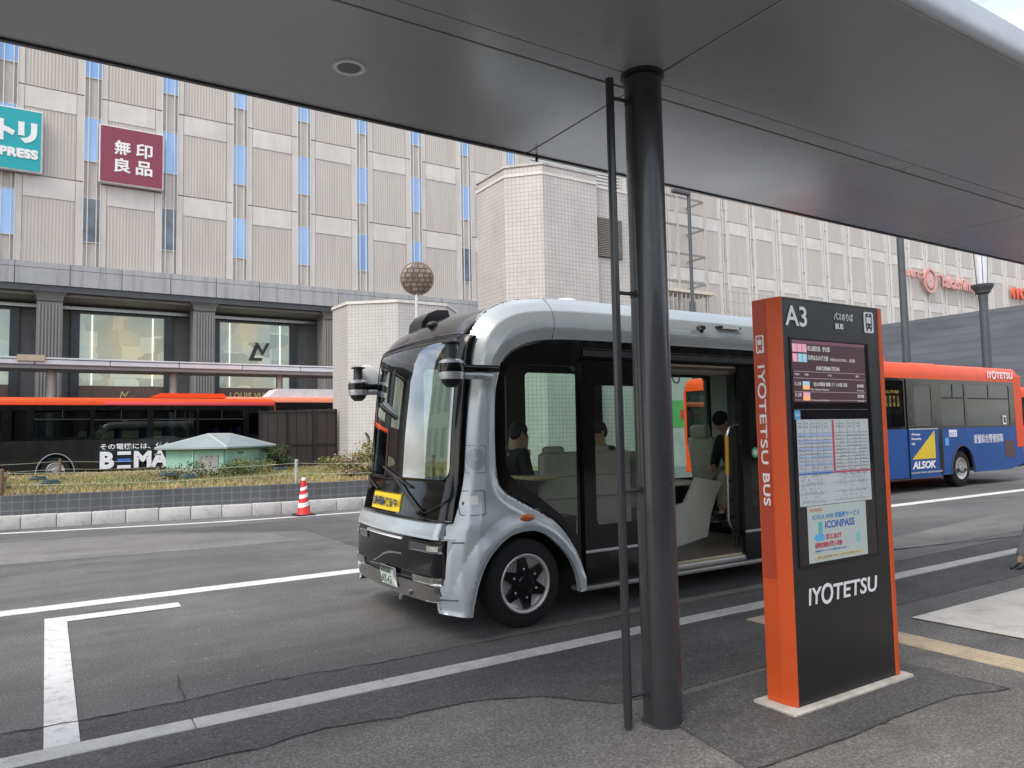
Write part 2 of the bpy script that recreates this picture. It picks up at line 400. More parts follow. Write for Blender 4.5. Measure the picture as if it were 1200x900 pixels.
# cracks and seams
CRK = mat('crack dirt', (.048, .046, .044), .95, 0, .3, 20)
def crack(pts, w, z=.0125):
    rnd = random.Random(len(pts)*31+int(pts[0][1]*100)); out = []
    for (a, b) in zip(pts[:-1], pts[1:]):
        n = max(2, int((Vector(b)-Vector(a)).length/.07))
        for i in range(n): t = i/n; out.append((a[0]+(b[0]-a[0])*t+rnd.gauss(0, .006), a[1]+(b[1]-a[1])*t+rnd.gauss(0, .006)))
    out.append(pts[-1]); ws = [w*rnd.uniform(.12, .95) for _ in out]
    sheet('crack', [ribbon(out, lambda i: ws[i])], z, CRK, .003)
crack([(-6, 5.2), (-.19, 5.2), (.04, 5.17), (.74, 5.15), (1.34, 5.22), (2.1, 5.15), (2.9, 5.17), (6, 5.16), (12, 5.24), (20, 5.2)], .016)
crack([(-6, 4.2), (.56, 4.18), (.98, 4.15), (1.36, 4.21), (1.69, 4.13), (2.29, 4.09), (2.66, 3.9), (2.93, 3.56)], .007)
crack([(2.9, 2.50), (3.68, 2.47), (4.17, 2.49), (4.69, 2.47), (4.96, 2.37), (5.08, 2.35), (5.06, 2.6)], .009)
crack([(.81, 5.72), (.79, 5.45), (.77, 5.16)], .010)
crack([(9.0, 6.2), (9.6, 5.7), (10.67, 5.5), (12.11, 5.27)], .04)
# flush pale kerb beside the stop, in blocks
b = MB(); x = -24.6+.37
rnd = random.Random(3)
while x < 34:
    if not (-.01 < 0): pass
    b.box((x, 4.632, -.1), (x+1.185, 4.80, .012), .006, 1); x += 1.19
struct(b.build('kerb', KERB, None))
# long line between the lanes and the stop box mark
sheet('lane line', [[(-30, 8.66), (34, 8.66), (34, 8.92), (-30, 8.92)]], .006, WHITE_LINE)
sheet('stop box mark', [[(0.02, 4.81), (.19, 4.81), (.195, 8.03), (1.16, 8.03), (1.16, 8.24), (.02, 8.26)]], .0085, WHITE_LINE)
sheet('edge line', [ribbon([(-14, 19.2), (-5, 17.6), (-.67, 16.48), (2.19, 15.78), (3.6, 15.52), (5.81, 15.42), (9, 15.5), (40, 16)], .14)], .006, WHITE_LINE)
sheet('painted patch', [[(6.27, 3.63), (6.32, 2.79), (8.3, 2.86), (8.3, 3.62)]], .016, PATCHW)
# tactile paving: guiding bars running away from the kerb, dots along it
b = MB()
for i in range(7):
    y = 3.50-.3*i
    b.box((5.49, y-.296, .002), (5.77, y, .0115), .002, 1)
    for k in range(4): b.box((5.512+k*.067, y-.286, .010), (5.547+k*.067, y-.010, .0165), .003, 1)
struct(b.build('tactile paving', TACT, None))
b = MB()
for i in range(4):
    x = 5.12+.3*i
    b.box((x, 4.12, .002), (x+.296, 4.42, .0155), .002, 1)
    for k in range(5):
        for j in range(5): b.lathe([(.013, .0145), (.009, .020), (.0, .020)], (x+.03+.058*k, 4.15+.058*j, 0), 'Z', 8)
struct(b.build('tactile paving', TACT, None))
# far kerb, tiled planter wall, planting bed
KP = [(-30, 21.5), (-14, 20.1), (-5, 18.3), (-.71, 17.23), (2.36, 16.69), (4.31, 16.28), (6.2, 16.18), (9, 16.3), (13, 16.6)]
def offs(P, d):
    o = []
    for i, p in enumerate(P):
        a = Vector(P[max(0, i-1)]); c = Vector(P[min(len(P)-1, i+1)]); t = (c-a).normalized(); o.append((p[0]-t.y*d, p[1]+t.x*d))
    return o
KPs = catmull(KP, 8)
b = MB()
import itertools
acc = 0.
def arclen(P):
    L = [0]
    for a, c in zip(P[:-1], P[1:]): L.append(L[-1]+(Vector(c)-Vector(a)).length)
    return L
def resample(P, step):
    L = arclen(P); n = int(L[-1]/step); out = []
    for i in range(n+1):
        s = i*step; k = max(0, min(len(L)-2, next((j for j in range(len(L)-1) if L[j+1] >= s), len(L)-2)))
        t = (s-L[k])/(L[k+1]-L[k]); out.append((P[k][0]+(P[k+1][0]-P[k][0])*t, P[k][1]+(P[k+1][1]-P[k][1])*t))
    return out
Rk = resample(KPs, .60)
for a, c in zip(Rk[:-1], Rk[1:]):
    a = Vector(a); c = Vector(c); d = (c-a).normalized(); n = Vector((-d.y, d.x)); mt = Matrix.Translation((a.x, a.y, 0)) @ Matrix(((d.x, n.x, 0, 0), (d.y, n.y, 0, 0), (0, 0, 1, 0), (0, 0, 0, 1)))
    b.box((.004, 0, -.05), ((c-a).length-.004, .2, .25+random.uniform(-.003, .003)), .018, 2, mt)
struct(b.build('far kerb', KERB, None))
wall = MB(); o1 = offs(KPs, .22); o2 = offs(KPs, .42)
V = []; F = []
for i, (p, q) in enumerate(zip(o1, o2)):
    V += [(p[0], p[1], 0), (p[0], p[1], .62), (q[0], q[1], .62), (q[0], q[1], 0)]
for i in range(len(o1)-1):
    for k in range(3): F.append((4*i+k, 4*i+k+1, 4*i+4+k+1, 4*i+4+k))
wall.add(V, F); w = wall.build('planter_wall', TILED, None)
L = arclen(o1); uvl = w.data.uv_layers[0]
for p in w.data.polygons:
    for li in p.loop_indices:
        vi = w.data.loops[li].vertex_index; co = w.data.vertices[vi].co
        j = min(range(len(o1)), key=lambda q: (o1[q][0]-co.x)**2+(o1[q][1]-co.y)**2); uvl.data[li].uv = (L[j], co.z+(.2 if abs(p.normal.z) > .5 and (Vector(o2[j])-Vector((co.x, co.y))).length < .05 else 0))
tag(w, 'low planter wall of dark square tiles along the far kerb', 'wall')
SOIL = mat('dry planting bed', (.22, .17, .085), .95, 0, .35, 1.5, bump=.5, bscale=6)
sheet('planting bed', [offs(KPs, .43)+[(13, 28.6), (-30, 28.6)]], .60, SOIL, .5)

# ------------------------------------------------------------------ department store
FY = 45.
STR_L = [1.86-3.83*k for k in (4, 3, 2, 1)] + [1.86+3.83*k for k in range(12)]      # strip centres left of the step
STR_R = [51.2+3.68*k for k in range(26)]
STRIPS = [s for s in STR_L if s < 49]+STR_R
store = root('department_store', (40, FY, 0), 'large beige department store with fluted panels, narrow blue windows and a columned shopfront', 'building')
ZT = 34.
b = MB(); b.box((-16, FY+.14, 9.8), (150, FY+14, ZT)); b.build('wall', stained('recessed wall strip', (.60, .57, .535), 2, .8), store, None)
# panels
fb = MB(); pb = MB(); bb_ = MB()
ZJ = [10.95, 15.55, 20.3, 25.05, 29.8, 34.]
STG = sorted(STRIPS)
for a, c in zip(STG[:-1], STG[1:]):
    xa, xb = a+.42, c-.42
    if xb-xa < .6: continue
    for z0, z1 in zip(ZJ[:-1], ZJ[1:]):
        zb = z1-1.15
        fb.box((xa+.30, FY+.03, z0+.035), (xb-.36, FY+.36, zb))                  # fluted field
        pb.box((xa, FY, z0+.035), (xa+.28, FY+.36, z1-.035)); pb.box((xb-.34, FY, z0+.035), (xb, FY+.36, z1-.035))
        if z1 < 26 and (xb < 32 or (xa > 50 and xb < 118)):
            q_ = MB(); q_.box((xa+.30, FY, zb+.01), (xb-.36, FY+.36, z1-.035)); q_.build('panel_band', FACB, store, None)
        else: bb_.box((xa+.30, FY, zb+.01), (xb-.36, FY+.36, z1-.035))
fb.build('fluted_panel', FAC, store, None); pb.build('smooth_panel', FACP, store, None); bb_.build('panel_band', FACB, store, None)['kind'] = 'stuff'
# window strips
BLWIN = mat('blue mirror window', (.27, .47, .78), .08, .15, .04, .6, coat=.8, rvar=.02)
DIMW = mat('dim window', (.08, .12, .16), .08, 0, .6, 1.2, coat=.6, rvar=.02)
MUL = mat('window mullion aluminium', (.66, .64, .62), .5, .0, .06, 4)
PIL = stained('strip pilaster', (.36, .34, .31), 2.5, .7)
mb_ = MB(); sb_ = MB(); wins = []
nwin = 0
for s in STG:
    right = s > 50
    for xo in (-.41, -.20, .22, .40) if not right else (-.40, -.12, .38):
        sb_.box((s+xo-.022, FY-.03, 10.95), (s+xo+.022, FY+.13, ZT))
    for zc in (13.5, 17.95, 22.6, 27.3, 32.0):
        z0, z1 = zc-1.18, zc+1.18
        if nwin < 96 and (s < 32 or s > 50) and zc < 26 and s < 118:
            w = MB(); w.box((s-.38 if not right else s-.10, FY+.07, z0), (s+.38 if not right else s+.10, FY+.135, z1), 0)
            mm = BLWIN if not right else (BLWIN if int(s) % 3 else DIMW)
            if abs(zc-13.5) < .1 and (abs(s-1.86) < .2 or abs(s-5.69) < .2 or abs(s-24.84) < .3): mm = DIMW
            o = w.build('window', mm, store, None); nwin += 1
            g = MB(); 
            g.box((s-.38, FY+.05, z0-.04), (s+.38, FY+.135, z0)); g.box((s-.38, FY+.05, z1), (s+.38, FY+.135, z1+.04))
            g.build('window_frame', MUL, o, None)
sb_.build('pilaster', MUL, store, None)
# ledge band with joints
b = MB(); x = -16.
bw = 2.42
while x < 150:
    b.box((x, FY-.25, 9.78), (x+bw-.03, FY+.34, 10.62)); b.box((x, FY-.22, 10.65), (x+bw-.03, FY+.34, 10.93)); x += bw
b.build('ledge', LEDGE, store, None)
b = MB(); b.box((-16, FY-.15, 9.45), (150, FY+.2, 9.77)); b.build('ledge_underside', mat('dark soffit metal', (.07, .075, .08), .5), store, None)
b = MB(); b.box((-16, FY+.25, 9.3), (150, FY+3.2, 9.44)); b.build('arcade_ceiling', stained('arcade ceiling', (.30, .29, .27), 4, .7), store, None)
b = MB(); b.box((-16, FY+2.2, 8.95), (150, FY+2.32, 9.12)); b.build('ceiling_trim', SILVERT, store, None)
b = MB(); b.box((-16, FY+2.75, 0), (150, FY+3.4, 9.3)); b.build('shopfront_wall', GRANITE, store, None)
# columns
for k in range(-2, 9):
    cx = .05+7.55*k
    c = MB()
    c.box((cx-.58, FY+.1, 0), (cx+.58, FY+1.3, 8.98)); o = c.build('column', COLST, store, None)
    c = MB()
    for i in range(7): c.box((cx-.50+i*.15, FY+.02, .3), (cx-.41+i*.15, FY+.095, 8.85), .02, 1)
    c.build('fluting', COLST, o, None)
    c = MB(); prof = [(.58, 8.99), (.60, 9.15), (.66, 9.3), (.78, 9.44)]
    for (r0, z0), (r1, z1) in zip(prof[:-1], prof[1:]):
        V = [(cx-r0, FY-.02-(r0-.58)*.5, z0), (cx+r0, FY-.02-(r0-.58)*.5, z0), (cx+r0, FY+1.35, z0), (cx-r0, FY+1.35, z0), (cx-r1, FY-.02-(r1-.58)*.5, z1), (cx+r1, FY-.02-(r1-.58)*.5, z1), (cx+r1, FY+1.35, z1), (cx-r1, FY+1.35, z1)]
        c.add(V, [(0, 1, 5, 4), (1, 2, 6, 5), (2, 3, 7, 6), (3, 0, 4, 7), (3, 2, 1, 0), (4, 5, 6, 7)])
    c.build('capital', mat('dark column capital', (.12, .115, .11), .6), o, 30)
# shop windows
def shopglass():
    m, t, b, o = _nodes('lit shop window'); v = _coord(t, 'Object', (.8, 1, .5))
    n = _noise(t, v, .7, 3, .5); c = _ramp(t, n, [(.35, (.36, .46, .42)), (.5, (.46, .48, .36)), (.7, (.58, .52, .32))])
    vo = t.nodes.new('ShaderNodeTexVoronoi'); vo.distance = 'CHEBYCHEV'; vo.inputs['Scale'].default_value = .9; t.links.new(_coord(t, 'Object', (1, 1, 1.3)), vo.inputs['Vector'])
    c = _mix(t, .8, c, _ramp(t, vo.outputs['Color'], [(.2, .55), (.5, .85), (.8, 1.1)]), 'MULTIPLY')  # interior glow and blocky reflections painted into the pane's colour and emission
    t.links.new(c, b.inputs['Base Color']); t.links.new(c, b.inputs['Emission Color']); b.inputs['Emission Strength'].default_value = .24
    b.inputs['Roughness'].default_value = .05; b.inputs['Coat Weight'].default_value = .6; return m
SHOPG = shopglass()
DFRAME = mat('dark shop frame', (.035, .042, .05), .35, .2, .1, 3)
LEDL = glow('shop light line', (1, .93, .78), 1.0)
GOLD = mat('gold lettering', (.75, .6, .28), .35, .6, .05, 4)
for k in range(-2, 7):
    cx = .05+7.55*k; xa, xb = cx+1.45, cx+5.75
    if k == 1: xa, xb = 8.9, 13.15
    y = FY+2.62
    c = MB(); c.box((xa-.42, y-.12, 0), (xa, y+.13, 8.94)); c.box((xb, y-.12, 0), (xb+.42, y+.13, 8.94)); c.box((xa, y-.12, 8.8), (xb, y+.13, 8.94))
    wf = c.build('shop_window', DFRAME, store, None)
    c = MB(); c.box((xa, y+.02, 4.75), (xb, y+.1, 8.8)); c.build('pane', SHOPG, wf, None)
    c = MB(); c.box((xa, y-.02, 2.2), (xb, y+.1, 4.72)); c.build('brown_band', BROWNP, wf, None)
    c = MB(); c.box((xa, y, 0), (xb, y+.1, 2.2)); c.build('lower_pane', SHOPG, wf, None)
    for t in (.14, .86): c = MB(); c.box((xa+(xb-xa)*t-.02, y-.03, 4.8), (xa+(xb-xa)*t+.02, y+.015, 8.75)); c.build('light_line', LEDL, wf, None)
    if k == 1:
        D = mat('dark monogram', (.03, .03, .032), .4)
        text('monogram', 'L', (xa+1.72, y-.06, 6.48), 1.6, D, wf, shear=.3, bold=.03, ext=.02, height=1.0, width=.85)
        text('monogram', 'V', (xa+2.1, y-.09, 6.82), 1.6, D, wf, bold=.02, ext=.02, height=.8, width=.9)
        text('shop_lettering', 'LOUIS VUITTON', (xa+.62, y-.05, 4.05), .62, GOLD, wf, bold=.012, ext=.02, height=.42, width=3.5, spacing=1.1)
    if k == 0:
        text('monogram', 'L', (xa+2.0, y-.05, 4.0), .5, GOLD, wf, shear=.25, ext=.02, height=.42, width=.26)
        text('monogram', 'V', (xa+2.08, y-.06, 4.12), .5, GOLD, wf, ext=.02, height=.34, width=.42)
# red lettering high on the wall
PINK = mat('salmon red lettering', (.66, .33, .30), .5, 0, .05, 3)
text('wall_lettering', 'いよてつ', (79.6, FY-.45, 17.85), 1.1, PINK, store, bold=.03, ext=.12, width=3.3, height=.95)
c = MB(); c.lathe([(1.35, -.1), (1.35, .15), (.0, .15)], (84.3, FY-.35, 17.9), 'Y', 32); c.mi = 0
ring = [( (1.35+.0*i)*math.cos(i*PI/16), (1.35)*math.sin(i*PI/16)) for i in range(32)]
c = MB(); o_ = [(84.3+1.35*math.cos(i*PI/20), 17.9+1.45*math.sin(i*PI/20)) for i in range(40)]; i_ = [(84.3+1.08*math.cos(i*PI/20), 17.9+1.18*math.sin(i*PI/20)) for i in range(40)]
c.slab([o_, i_], XZ(FY-.5), .25)
i2 = [(84.3+.82*math.cos(i*PI/20), 17.9+.9*math.sin(i*PI/20)) for i in range(40)]; c.slab([i2, ], XZ(FY-.48), .2); c.build('round_emblem', PINK, store, None)
c = MB(); c.box((83.75, FY-.52, 17.8), (84.85, FY-.49, 17.95)); c.box((84.2, FY-.52, 17.3), (84.4, FY-.49, 18.5)); c.build('emblem_mark', FACP, store, None)
text('wall_lettering', 'Takashimaya', (86.2, FY-.45, 16.9), 1.9, PINK, store, bold=.04, ext=.12, width=9.6, height=1.9)
text('wall_lettering', 'IYOTETSU', (103.4, FY-.45, 17.4), 1.9, mat('orange red lettering', (.75, .12, .05), .5), store, bold=.06, ext=.15, width=10., height=1.4)

# hanging signboards on the facade
def board(name, x0, x1, z0, z1, m, label):
    r = root(name, ((x0+x1)/2, FY-.3, z0), label, 'signboard')
    c = MB(); c.box((x0, FY-.42, z0), (x1, FY-.14, z1), .03, 1); c.build('frame', mat('pale sign frame', (.66, .64, .64), .4), r, None)
    c = MB(); c.box((x0+.07, FY-.435, z0+.07), (x1-.07, FY-.425, z1-.07)); c.build('face_panel', m, r, None)
    return r
TEAL = mat('teal sign face', (.005, .36, .40), .4, 0, .04, 2); MARO = mat('maroon sign face', (.235, .035, .07), .4, 0, .04, 2)
sgn = board('signboard', -2.8-1.6, -.42, 15.52, 18.80, TEAL, 'teal signboard with white katakana and PRESS on the upper facade at the left')
text('lettering', 'ト', (-2.36, FY-.44, 17.0), 1.3, WHITET, sgn, bold=.09, ext=.02, width=.74, height=1.1)
text('lettering', 'リ', (-1.50, FY-.44, 17.0), 1.3, WHITET, sgn, bold=.09, ext=.02, width=.84, height=1.1)
text('lettering', 'ニ', (-4.0, FY-.44, 17.2), 1.3, WHITET, sgn, bold=.09, ext=.02, width=1.0, height=.8)
text('lettering', 'EXPRESS', (-3.05, FY-.44, 16.2), .8, WHITET, sgn, bold=.05, ext=.02, width=2.45, height=.50)
sgn = board('signboard', 2.14, 5.32, 15.56, 18.76, MARO, 'maroon square signboard with four white kanji on the upper facade')
for ch, x, z in (('無', 2.86, 17.2), ('印', 3.92, 17.2), ('良', 2.86, 16.22), ('品', 3.92, 16.22)):
    text('lettering', ch, (x, FY-.44, z), .9, WHITET, sgn, bold=.022, ext=.02, width=.82, height=.80)

# steel gantry frame and walkway rail fixed on the facade behind the stair tower
r = root('maintenance_gantry', (44.5, 43, 11), 'pale steel maintenance gantry with rungs against the beige facade', 'gantry')
GAL = mat('pale painted steel', (.46, .44, .41), .55, .2, .1, 3)
c = MB()
for x in (41.0, 43.4, 46.6): c.box((x-.10, 42.9, 11), (x+.10, 43.1, 25))
c.build('post', GAL, r, None)
c = MB()
for i in range(6): c.box((41.0, 42.95, 13.6+2.35*i), (46.6, 43.05, 13.75+2.35*i)); c.box((46.5, 43.05, 13.6+2.35*i), (46.6, 45, 13.75+2.35*i)); c.box((41, 43.05, 13.6+2.35*i), (41.1, 45, 13.75+2.35*i))
c.build('rung', mat('grey steel', (.25, .24, .23), .6, .2), r, None)
c = MB(); c.box((40.6, 42.4, 12.7), (46.9, 44.4, 12.95)); c.build('platform', mat('cream steel platform', (.6, .54, .44), .6), r, None)
c = MB()
for i in range(14): c.box((40.7+.48*i, 42.45, 9.6), (40.76+.48*i, 42.51, 12.6))
c.box((40.7, 42.45, 11.0), (47, 42.5, 11.08)); c.build('railing', GAL, r, None)
r = root('roof_railing', (54, 42, 11), 'thin grey walkway railing in front of the beige facade', 'railing')
c = MB(); 
for i in range(30): c.box((47.5+.62*i, 42, 10.4), (47.55+.62*i, 42.05, 13.1))
for z in (11.3, 12.2, 13.1): c.box((47.5, 42, z), (65.6, 42.05, z+.06))
c.build('rail', GAL, r, None)
c = MB(); c.box((47.5, 41.9, 9.6), (65.6, 44, 10.4)); c.build('walkway_slab', CONC, r, None)

# ------------------------------------------------------------------ tiled towers
def prism_tower(name, P, z1, label, m, cap=.12, parent_parts=None, cat='tower'):
    cx = sum(p[0] for p in P)/len(P); cy = sum(p[1] for p in P)/len(P)
    r = root(name, (cx, cy, 0), label, cat)
    c = MB(); c.slab([P], lambda u, v, w: Vector((u, v, w)), z1-cap); c.build('tiled_wall', m, r, None)
    c = MB(); Q = []
    for p in P:
        d = Vector((p[0]-cx, p[1]-cy)); d = d*(1+.05/max(.1, d.length)*1.); Q.append((cx+d.x, cy+d.y))
    c.slab([Q], lambda u, v, w: Vector((u, v, z1-cap+w+.001)), cap); c.build('coping', mat('pale coping', (.62, .60, .56), .6), r, None)
    return r
tower = prism_tower('stair_tower', [(19.55, 27.95), (22.78, 27.95), (22.78, 28.3), (27.6, 28.3), (27.6, 32), (18.28, 32), (18.28, 29.3)], 13.9, 'tall white tiled stair tower with a chamfered corner behind the minibus', TILE)
c = MB(); c.slab([[(19.55, 27.95), (22.78, 27.95), (22.78, 31.98), (18.28, 31.98), (18.28, 29.3)]], lambda u, v, w: Vector((u, v, 13.9+w)), .34); c.build('tiled_parapet', TILE, tower, None)
c = MB(); c.slab([[(19.52, 27.90), (22.84, 27.90), (22.84, 32.02), (18.22, 32.02), (18.22, 29.27)]], lambda u, v, w: Vector((u, v, 14.241+w)), .12); c.build('coping', CONC, tower, None)
c = MB(); c.box((22.98, 28.22, 10.3), (24.6, 28.29, 12.3)); lv = c.build('louvre', mat('louvre dark', (.10, .09, .08), .6), tower, None)
c = MB()
for i in range(22): c.box((23.0, 28.16, 10.34+.089*i), (24.58, 28.23, 10.38+.089*i))
c.build('slat', mat('brown grey louvre slat', (.28, .25, .22), .5, .3), lv, None)
c = MB()
for i in range(26): c.box((21, 31.0, 13.95+.18*i), (27, 31.06, 14.06+.18*i))
c.box((21, 31.08, 13.9), (27, 31.12, 18.6)); c.build('slatted_screen', mat('pale grey roof screen', (.46, .47, .47), .6), tower, None)
prism_tower('vent_tower', [(9.02, 25.2), (10.43, 24.0), (12.35, 24.0), (13.4, 25.2), (13.4, 26.6), (8.95, 26.6)], 6.43, 'low white tiled vent tower with chamfered corners beyond the planting bed', TILE2, .10)
def lattice_mat():
    m, t, b, o = _nodes('painted mirror reflection'); v = _coord(t, 'Object')  # brown grid painted into the colour as what the mirror reflects
    br = t.nodes.new('ShaderNodeTexBrick'); br.offset = .3; br.inputs['Scale'].default_value = 1; br.inputs['Brick Width'].default_value = .16; br.inputs['Row Height'].default_value = .13; br.inputs['Mortar Size'].default_value = .016
    br.inputs['Color1'].default_value = (.34, .29, .24, 1); br.inputs['Color2'].default_value = (.20, .165, .135, 1); br.inputs['Mortar'].default_value = (.10, .08, .07, 1)
    mp_ = t.nodes.new('ShaderNodeMapping'); mp_.inputs['Rotation'].default_value = (PI/2, 0, 0); t.links.new(v, mp_.inputs[0]); t.links.new(mp_.outputs[0], br.inputs['Vector'])
    t.links.new(br.outputs[0], b.inputs['Base Color']); b.inputs['Metallic'].default_value = .4; b.inputs['Roughness'].default_value = .35; return m
r = root('road_mirror', (9.07, 19.5, .6), 'round traffic mirror on a thin post above the low white tower', 'traffic mirror')
c = MB(); c.tube([(9.07, 19.5, .58), (9.07, 19.5, 6.2)], .045); c.build('post', mat('pale mirror post', (.6, .58, .56), .5, .3), r)
mt = Matrix.Translation((9.06, 19.42, 6.18)) @ Matrix.Rotation(math.radians(-24), 4, 'Z') @ Matrix.Rotation(math.radians(12), 4, 'X') @ Matrix.Rotation(PI/2, 4, 'X')
c = MB(); c.lathe([(.46, 0), (.49, .02), (.49, .05), (.46, .06)], (0, 0, 0), 'Z', 40, mt); c.build('rim', mat('mirror rim brown', (.22, .16, .12), .5), r)
c = MB(); c.lathe([(.455, .045)]+[(.455*math.cos(a*PI/16), .045+.07*math.sin(a*PI/16)) for a in range(1, 8)]+[(0, .115)], (0, 0, 0), 'Z', 40, mt); c.build('mirror_face', lattice_mat(), r)

# ------------------------------------------------------------------ covered walkway in front of the store
r = root('covered_walkway', (6, 38, 0), 'thin pale covered walkway roof on slender posts before the shopfront', 'walkway roof')
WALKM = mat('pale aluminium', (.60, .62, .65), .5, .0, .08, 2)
c = MB()
for i in range(14):
    c.box((-9+2.85*i, 37.5, 4.98), (-9+2.85*i+2.83, 39.8, 5.20), .03, 1)
    c.box((-9+2.85*i, 37.47, 5.22), (-9+2.85*i+2.83, 39.83, 5.29), .01, 1)
c.build('roof', WALKM, r, None)
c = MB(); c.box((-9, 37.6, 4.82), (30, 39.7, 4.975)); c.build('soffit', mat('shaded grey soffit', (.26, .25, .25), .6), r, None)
for x in (-4.6, .15, 5.1, 10.1, 15.0):
    c = MB(); c.tube([(x, 38.4, 0), (x, 38.4, 4.83)], .17, 16); c.build('post', mat('pale walkway post', (.42, .39, .36), .5, .1), r)
c = MB(); c.box((-1.1, 37.4, 5.12), (-.1, 37.7, 5.38)); c.build('junction_box', mat('tan box', (.45, .38, .28), .6), r, None)

# ------------------------------------------------------------------ screens and hoardings
r = root('site_hoarding', (55, 28, 0), 'long dark grey mesh hoarding beyond the road on the right', 'hoarding')
def hoard_mat():
    m, t, b, o = _nodes('grey mesh screen'); v = _coord(t, 'UV')
    w = t.nodes.new('ShaderNodeTexWave'); w.bands_direction = 'Y'; w.inputs['Scale'].default_value = .55; t.links.new(v, w.inputs['Vector'])
    c = _mix(t, .5, (.12, .13, .155), _ramp(t, _noise(t, _coord(t, 'UV', (.15, .8, 1)), 1.2, 6), [(.3, .6), (.7, 1.4)]), 'MULTIPLY')
    c = _mix(t, .35, c, _ramp(t, w.outputs[0], [(.0, .6), (.25, 1.)]), 'MULTIPLY')
    t.links.new(c, b.inputs['Base Color']); b.inputs['Roughness'].default_value = .75; return m
c = MB(); c.box((55, 4, 0), (55.3, 44, 9.5)); c.build('screen', hoard_mat(), r, None)
hf = root('black_hoarding', (7.4, 26, .6), 'black vertical panel fence between the planting bed and the parked buses', 'fence')
BL = stained('weathered black brown panel', (.045, .036, .032), 2, .5, .35)
x = 6.16
for i in range(8):
    w_ = .31 if i < 3 else .36
    c = MB(); c.box((x, 26, .6), (x+w_-.02, 26.04, 2.56+.012*i)); c.build('fence_panel', BL, hf, None); x += w_
c = MB()
for z in (1.35, 2.5): c.box((6.16, 25.96, z), (8.85, 25.995, z+.05))
for xx in (6.14, 7.1, 8.0, 8.84): c.box((xx, 25.95, .6), (xx+.05, 25.99, 2.62))
c.build('fence_rail', mat('black steel rail', (.02, .018, .018), .4, .3), hf, None)
r = root('striped_hoarding', (25.5, 24, 0), 'pale grey hoarding with a green and red stripe seen through the minibus door', 'hoarding')
c = MB(); c.box((22.9, 24, 0), (30.5, 24.1, 4.2)); c.build('panel', mat('pale grey board', (.42, .41, .40), .8, 0, .15, 1.5), r, None)
c = MB(); c.box((22.9, 23.985, 1.75), (30.5, 23.998, 2.95)); c.build('green_stripe', mat('green stripe', (.10, .36, .10), .6), r, None)
c = MB(); c.box((24.0, 23.97, 2.12), (27.2, 23.983, 2.52)); c.build('red_stripe', mat('red stripe', (.55, .06, .03), .6), r, None)

# left: building the glass mirrors; behind: unseen block added to darken reflections
r = root('tan_office_building', (-24, 34, 0), 'tan office building with rows of windows standing off to the left beyond the picture', 'building')
c = MB(); c.box((-27, 28, 0), (-21.5, 40, 34)); c.build('wall', stained('tan wall', (.50, .40, .26), 1, .85), r, None)
c = MB()
for i in range(4):
    for k in range(8): c.box((-21.5, 29.2+2.8*i, 3+3.8*k), (-21.45, 30.7+2.8*i, 5.4+3.8*k))
c.build('window_rows', mat('dark office glass', (.03, .035, .045), .1, 0, .2, 1, coat=.8), r, None)

r = root('unseen_station_block', (5, -14, 0), 'unseen dark brown station block added behind the photographer to darken reflections', 'building')
c = MB(); c.box((-45, -26, 0), (60, -14, 6.5)); c.build('wall', stained('brown unseen block wall', (.10, .085, .075), 1, .7), r, None)
c = MB()
for i in range(24): c.box((-44+4.3*i, -13.99, .3), (-41+4.3*i, -13.95, 4.4))
c.build('window_rows', mat('dark unseen block glass', (.02, .025, .03), .15, 0, .2, 1), r, None)

# ------------------------------------------------------------------ bus stop shelter
sh = root('bus_shelter', (2.985, 3.2, 0), 'dark grey steel bus shelter on a round pillar over the stop', 'bus shelter')
def soffit_mat():
    m, t, b, o = _nodes('dark grey soffit sheet'); v = _coord(t, 'Object', (.5, .5, 1))
    t.links.new(_ramp(t, _noise(t, v, .9, 3), [(.3, (.43, .44, .455)), (.7, (.47, .475, .49))]), b.inputs['Base Color'])
    b.inputs['Metallic'].default_value = .30
    t.links.new(_ramp(t, _noise(t, _coord(t, 'Object'), .8, 2), [(.3, .24), (.7, .30)]), b.inputs['Roughness'])
    _bump(t, b, _noise(t, _coord(t, 'Object'), .8, 1), .12, .02); return m
SOF = soffit_mat()
ZC = 3.77
jx = [-14.94, -8.94, -2.94, 3.06, 8.43, 14.4, 20.4]
for a, c_ in zip(jx[:-1], jx[1:]):
    c = MB(); c.box((a+.006, 3.385, ZC), (c_-.006, 4.57, ZC+.16), .004, 1); c.build('soffit_panel', SOF, sh, 30)
    c = MB(); c.box((a+.006, 1.96, ZC), (c_-.006, 3.225, ZC+.16), .004, 1); c.build('soffit_panel', SOF, sh, 30)
c = MB(); 
for a, c_ in zip([-14.94, -6, 0, 6.0, 12], [-6, 0, 6.0, 12, 20.4]): c.box((a+.004, 3.237, ZC+.006), (c_-.004, 3.373, ZC+.1))
c.build('channel_cover', SOF, sh, None)
c = MB(); c.box((-14.9, 1.97, ZC+.161), (20.4, 4.55, ZC+.172)); c.build('roof_deck', mat('roof deck metal', (.2, .2, .2), .6, .3), sh, None)
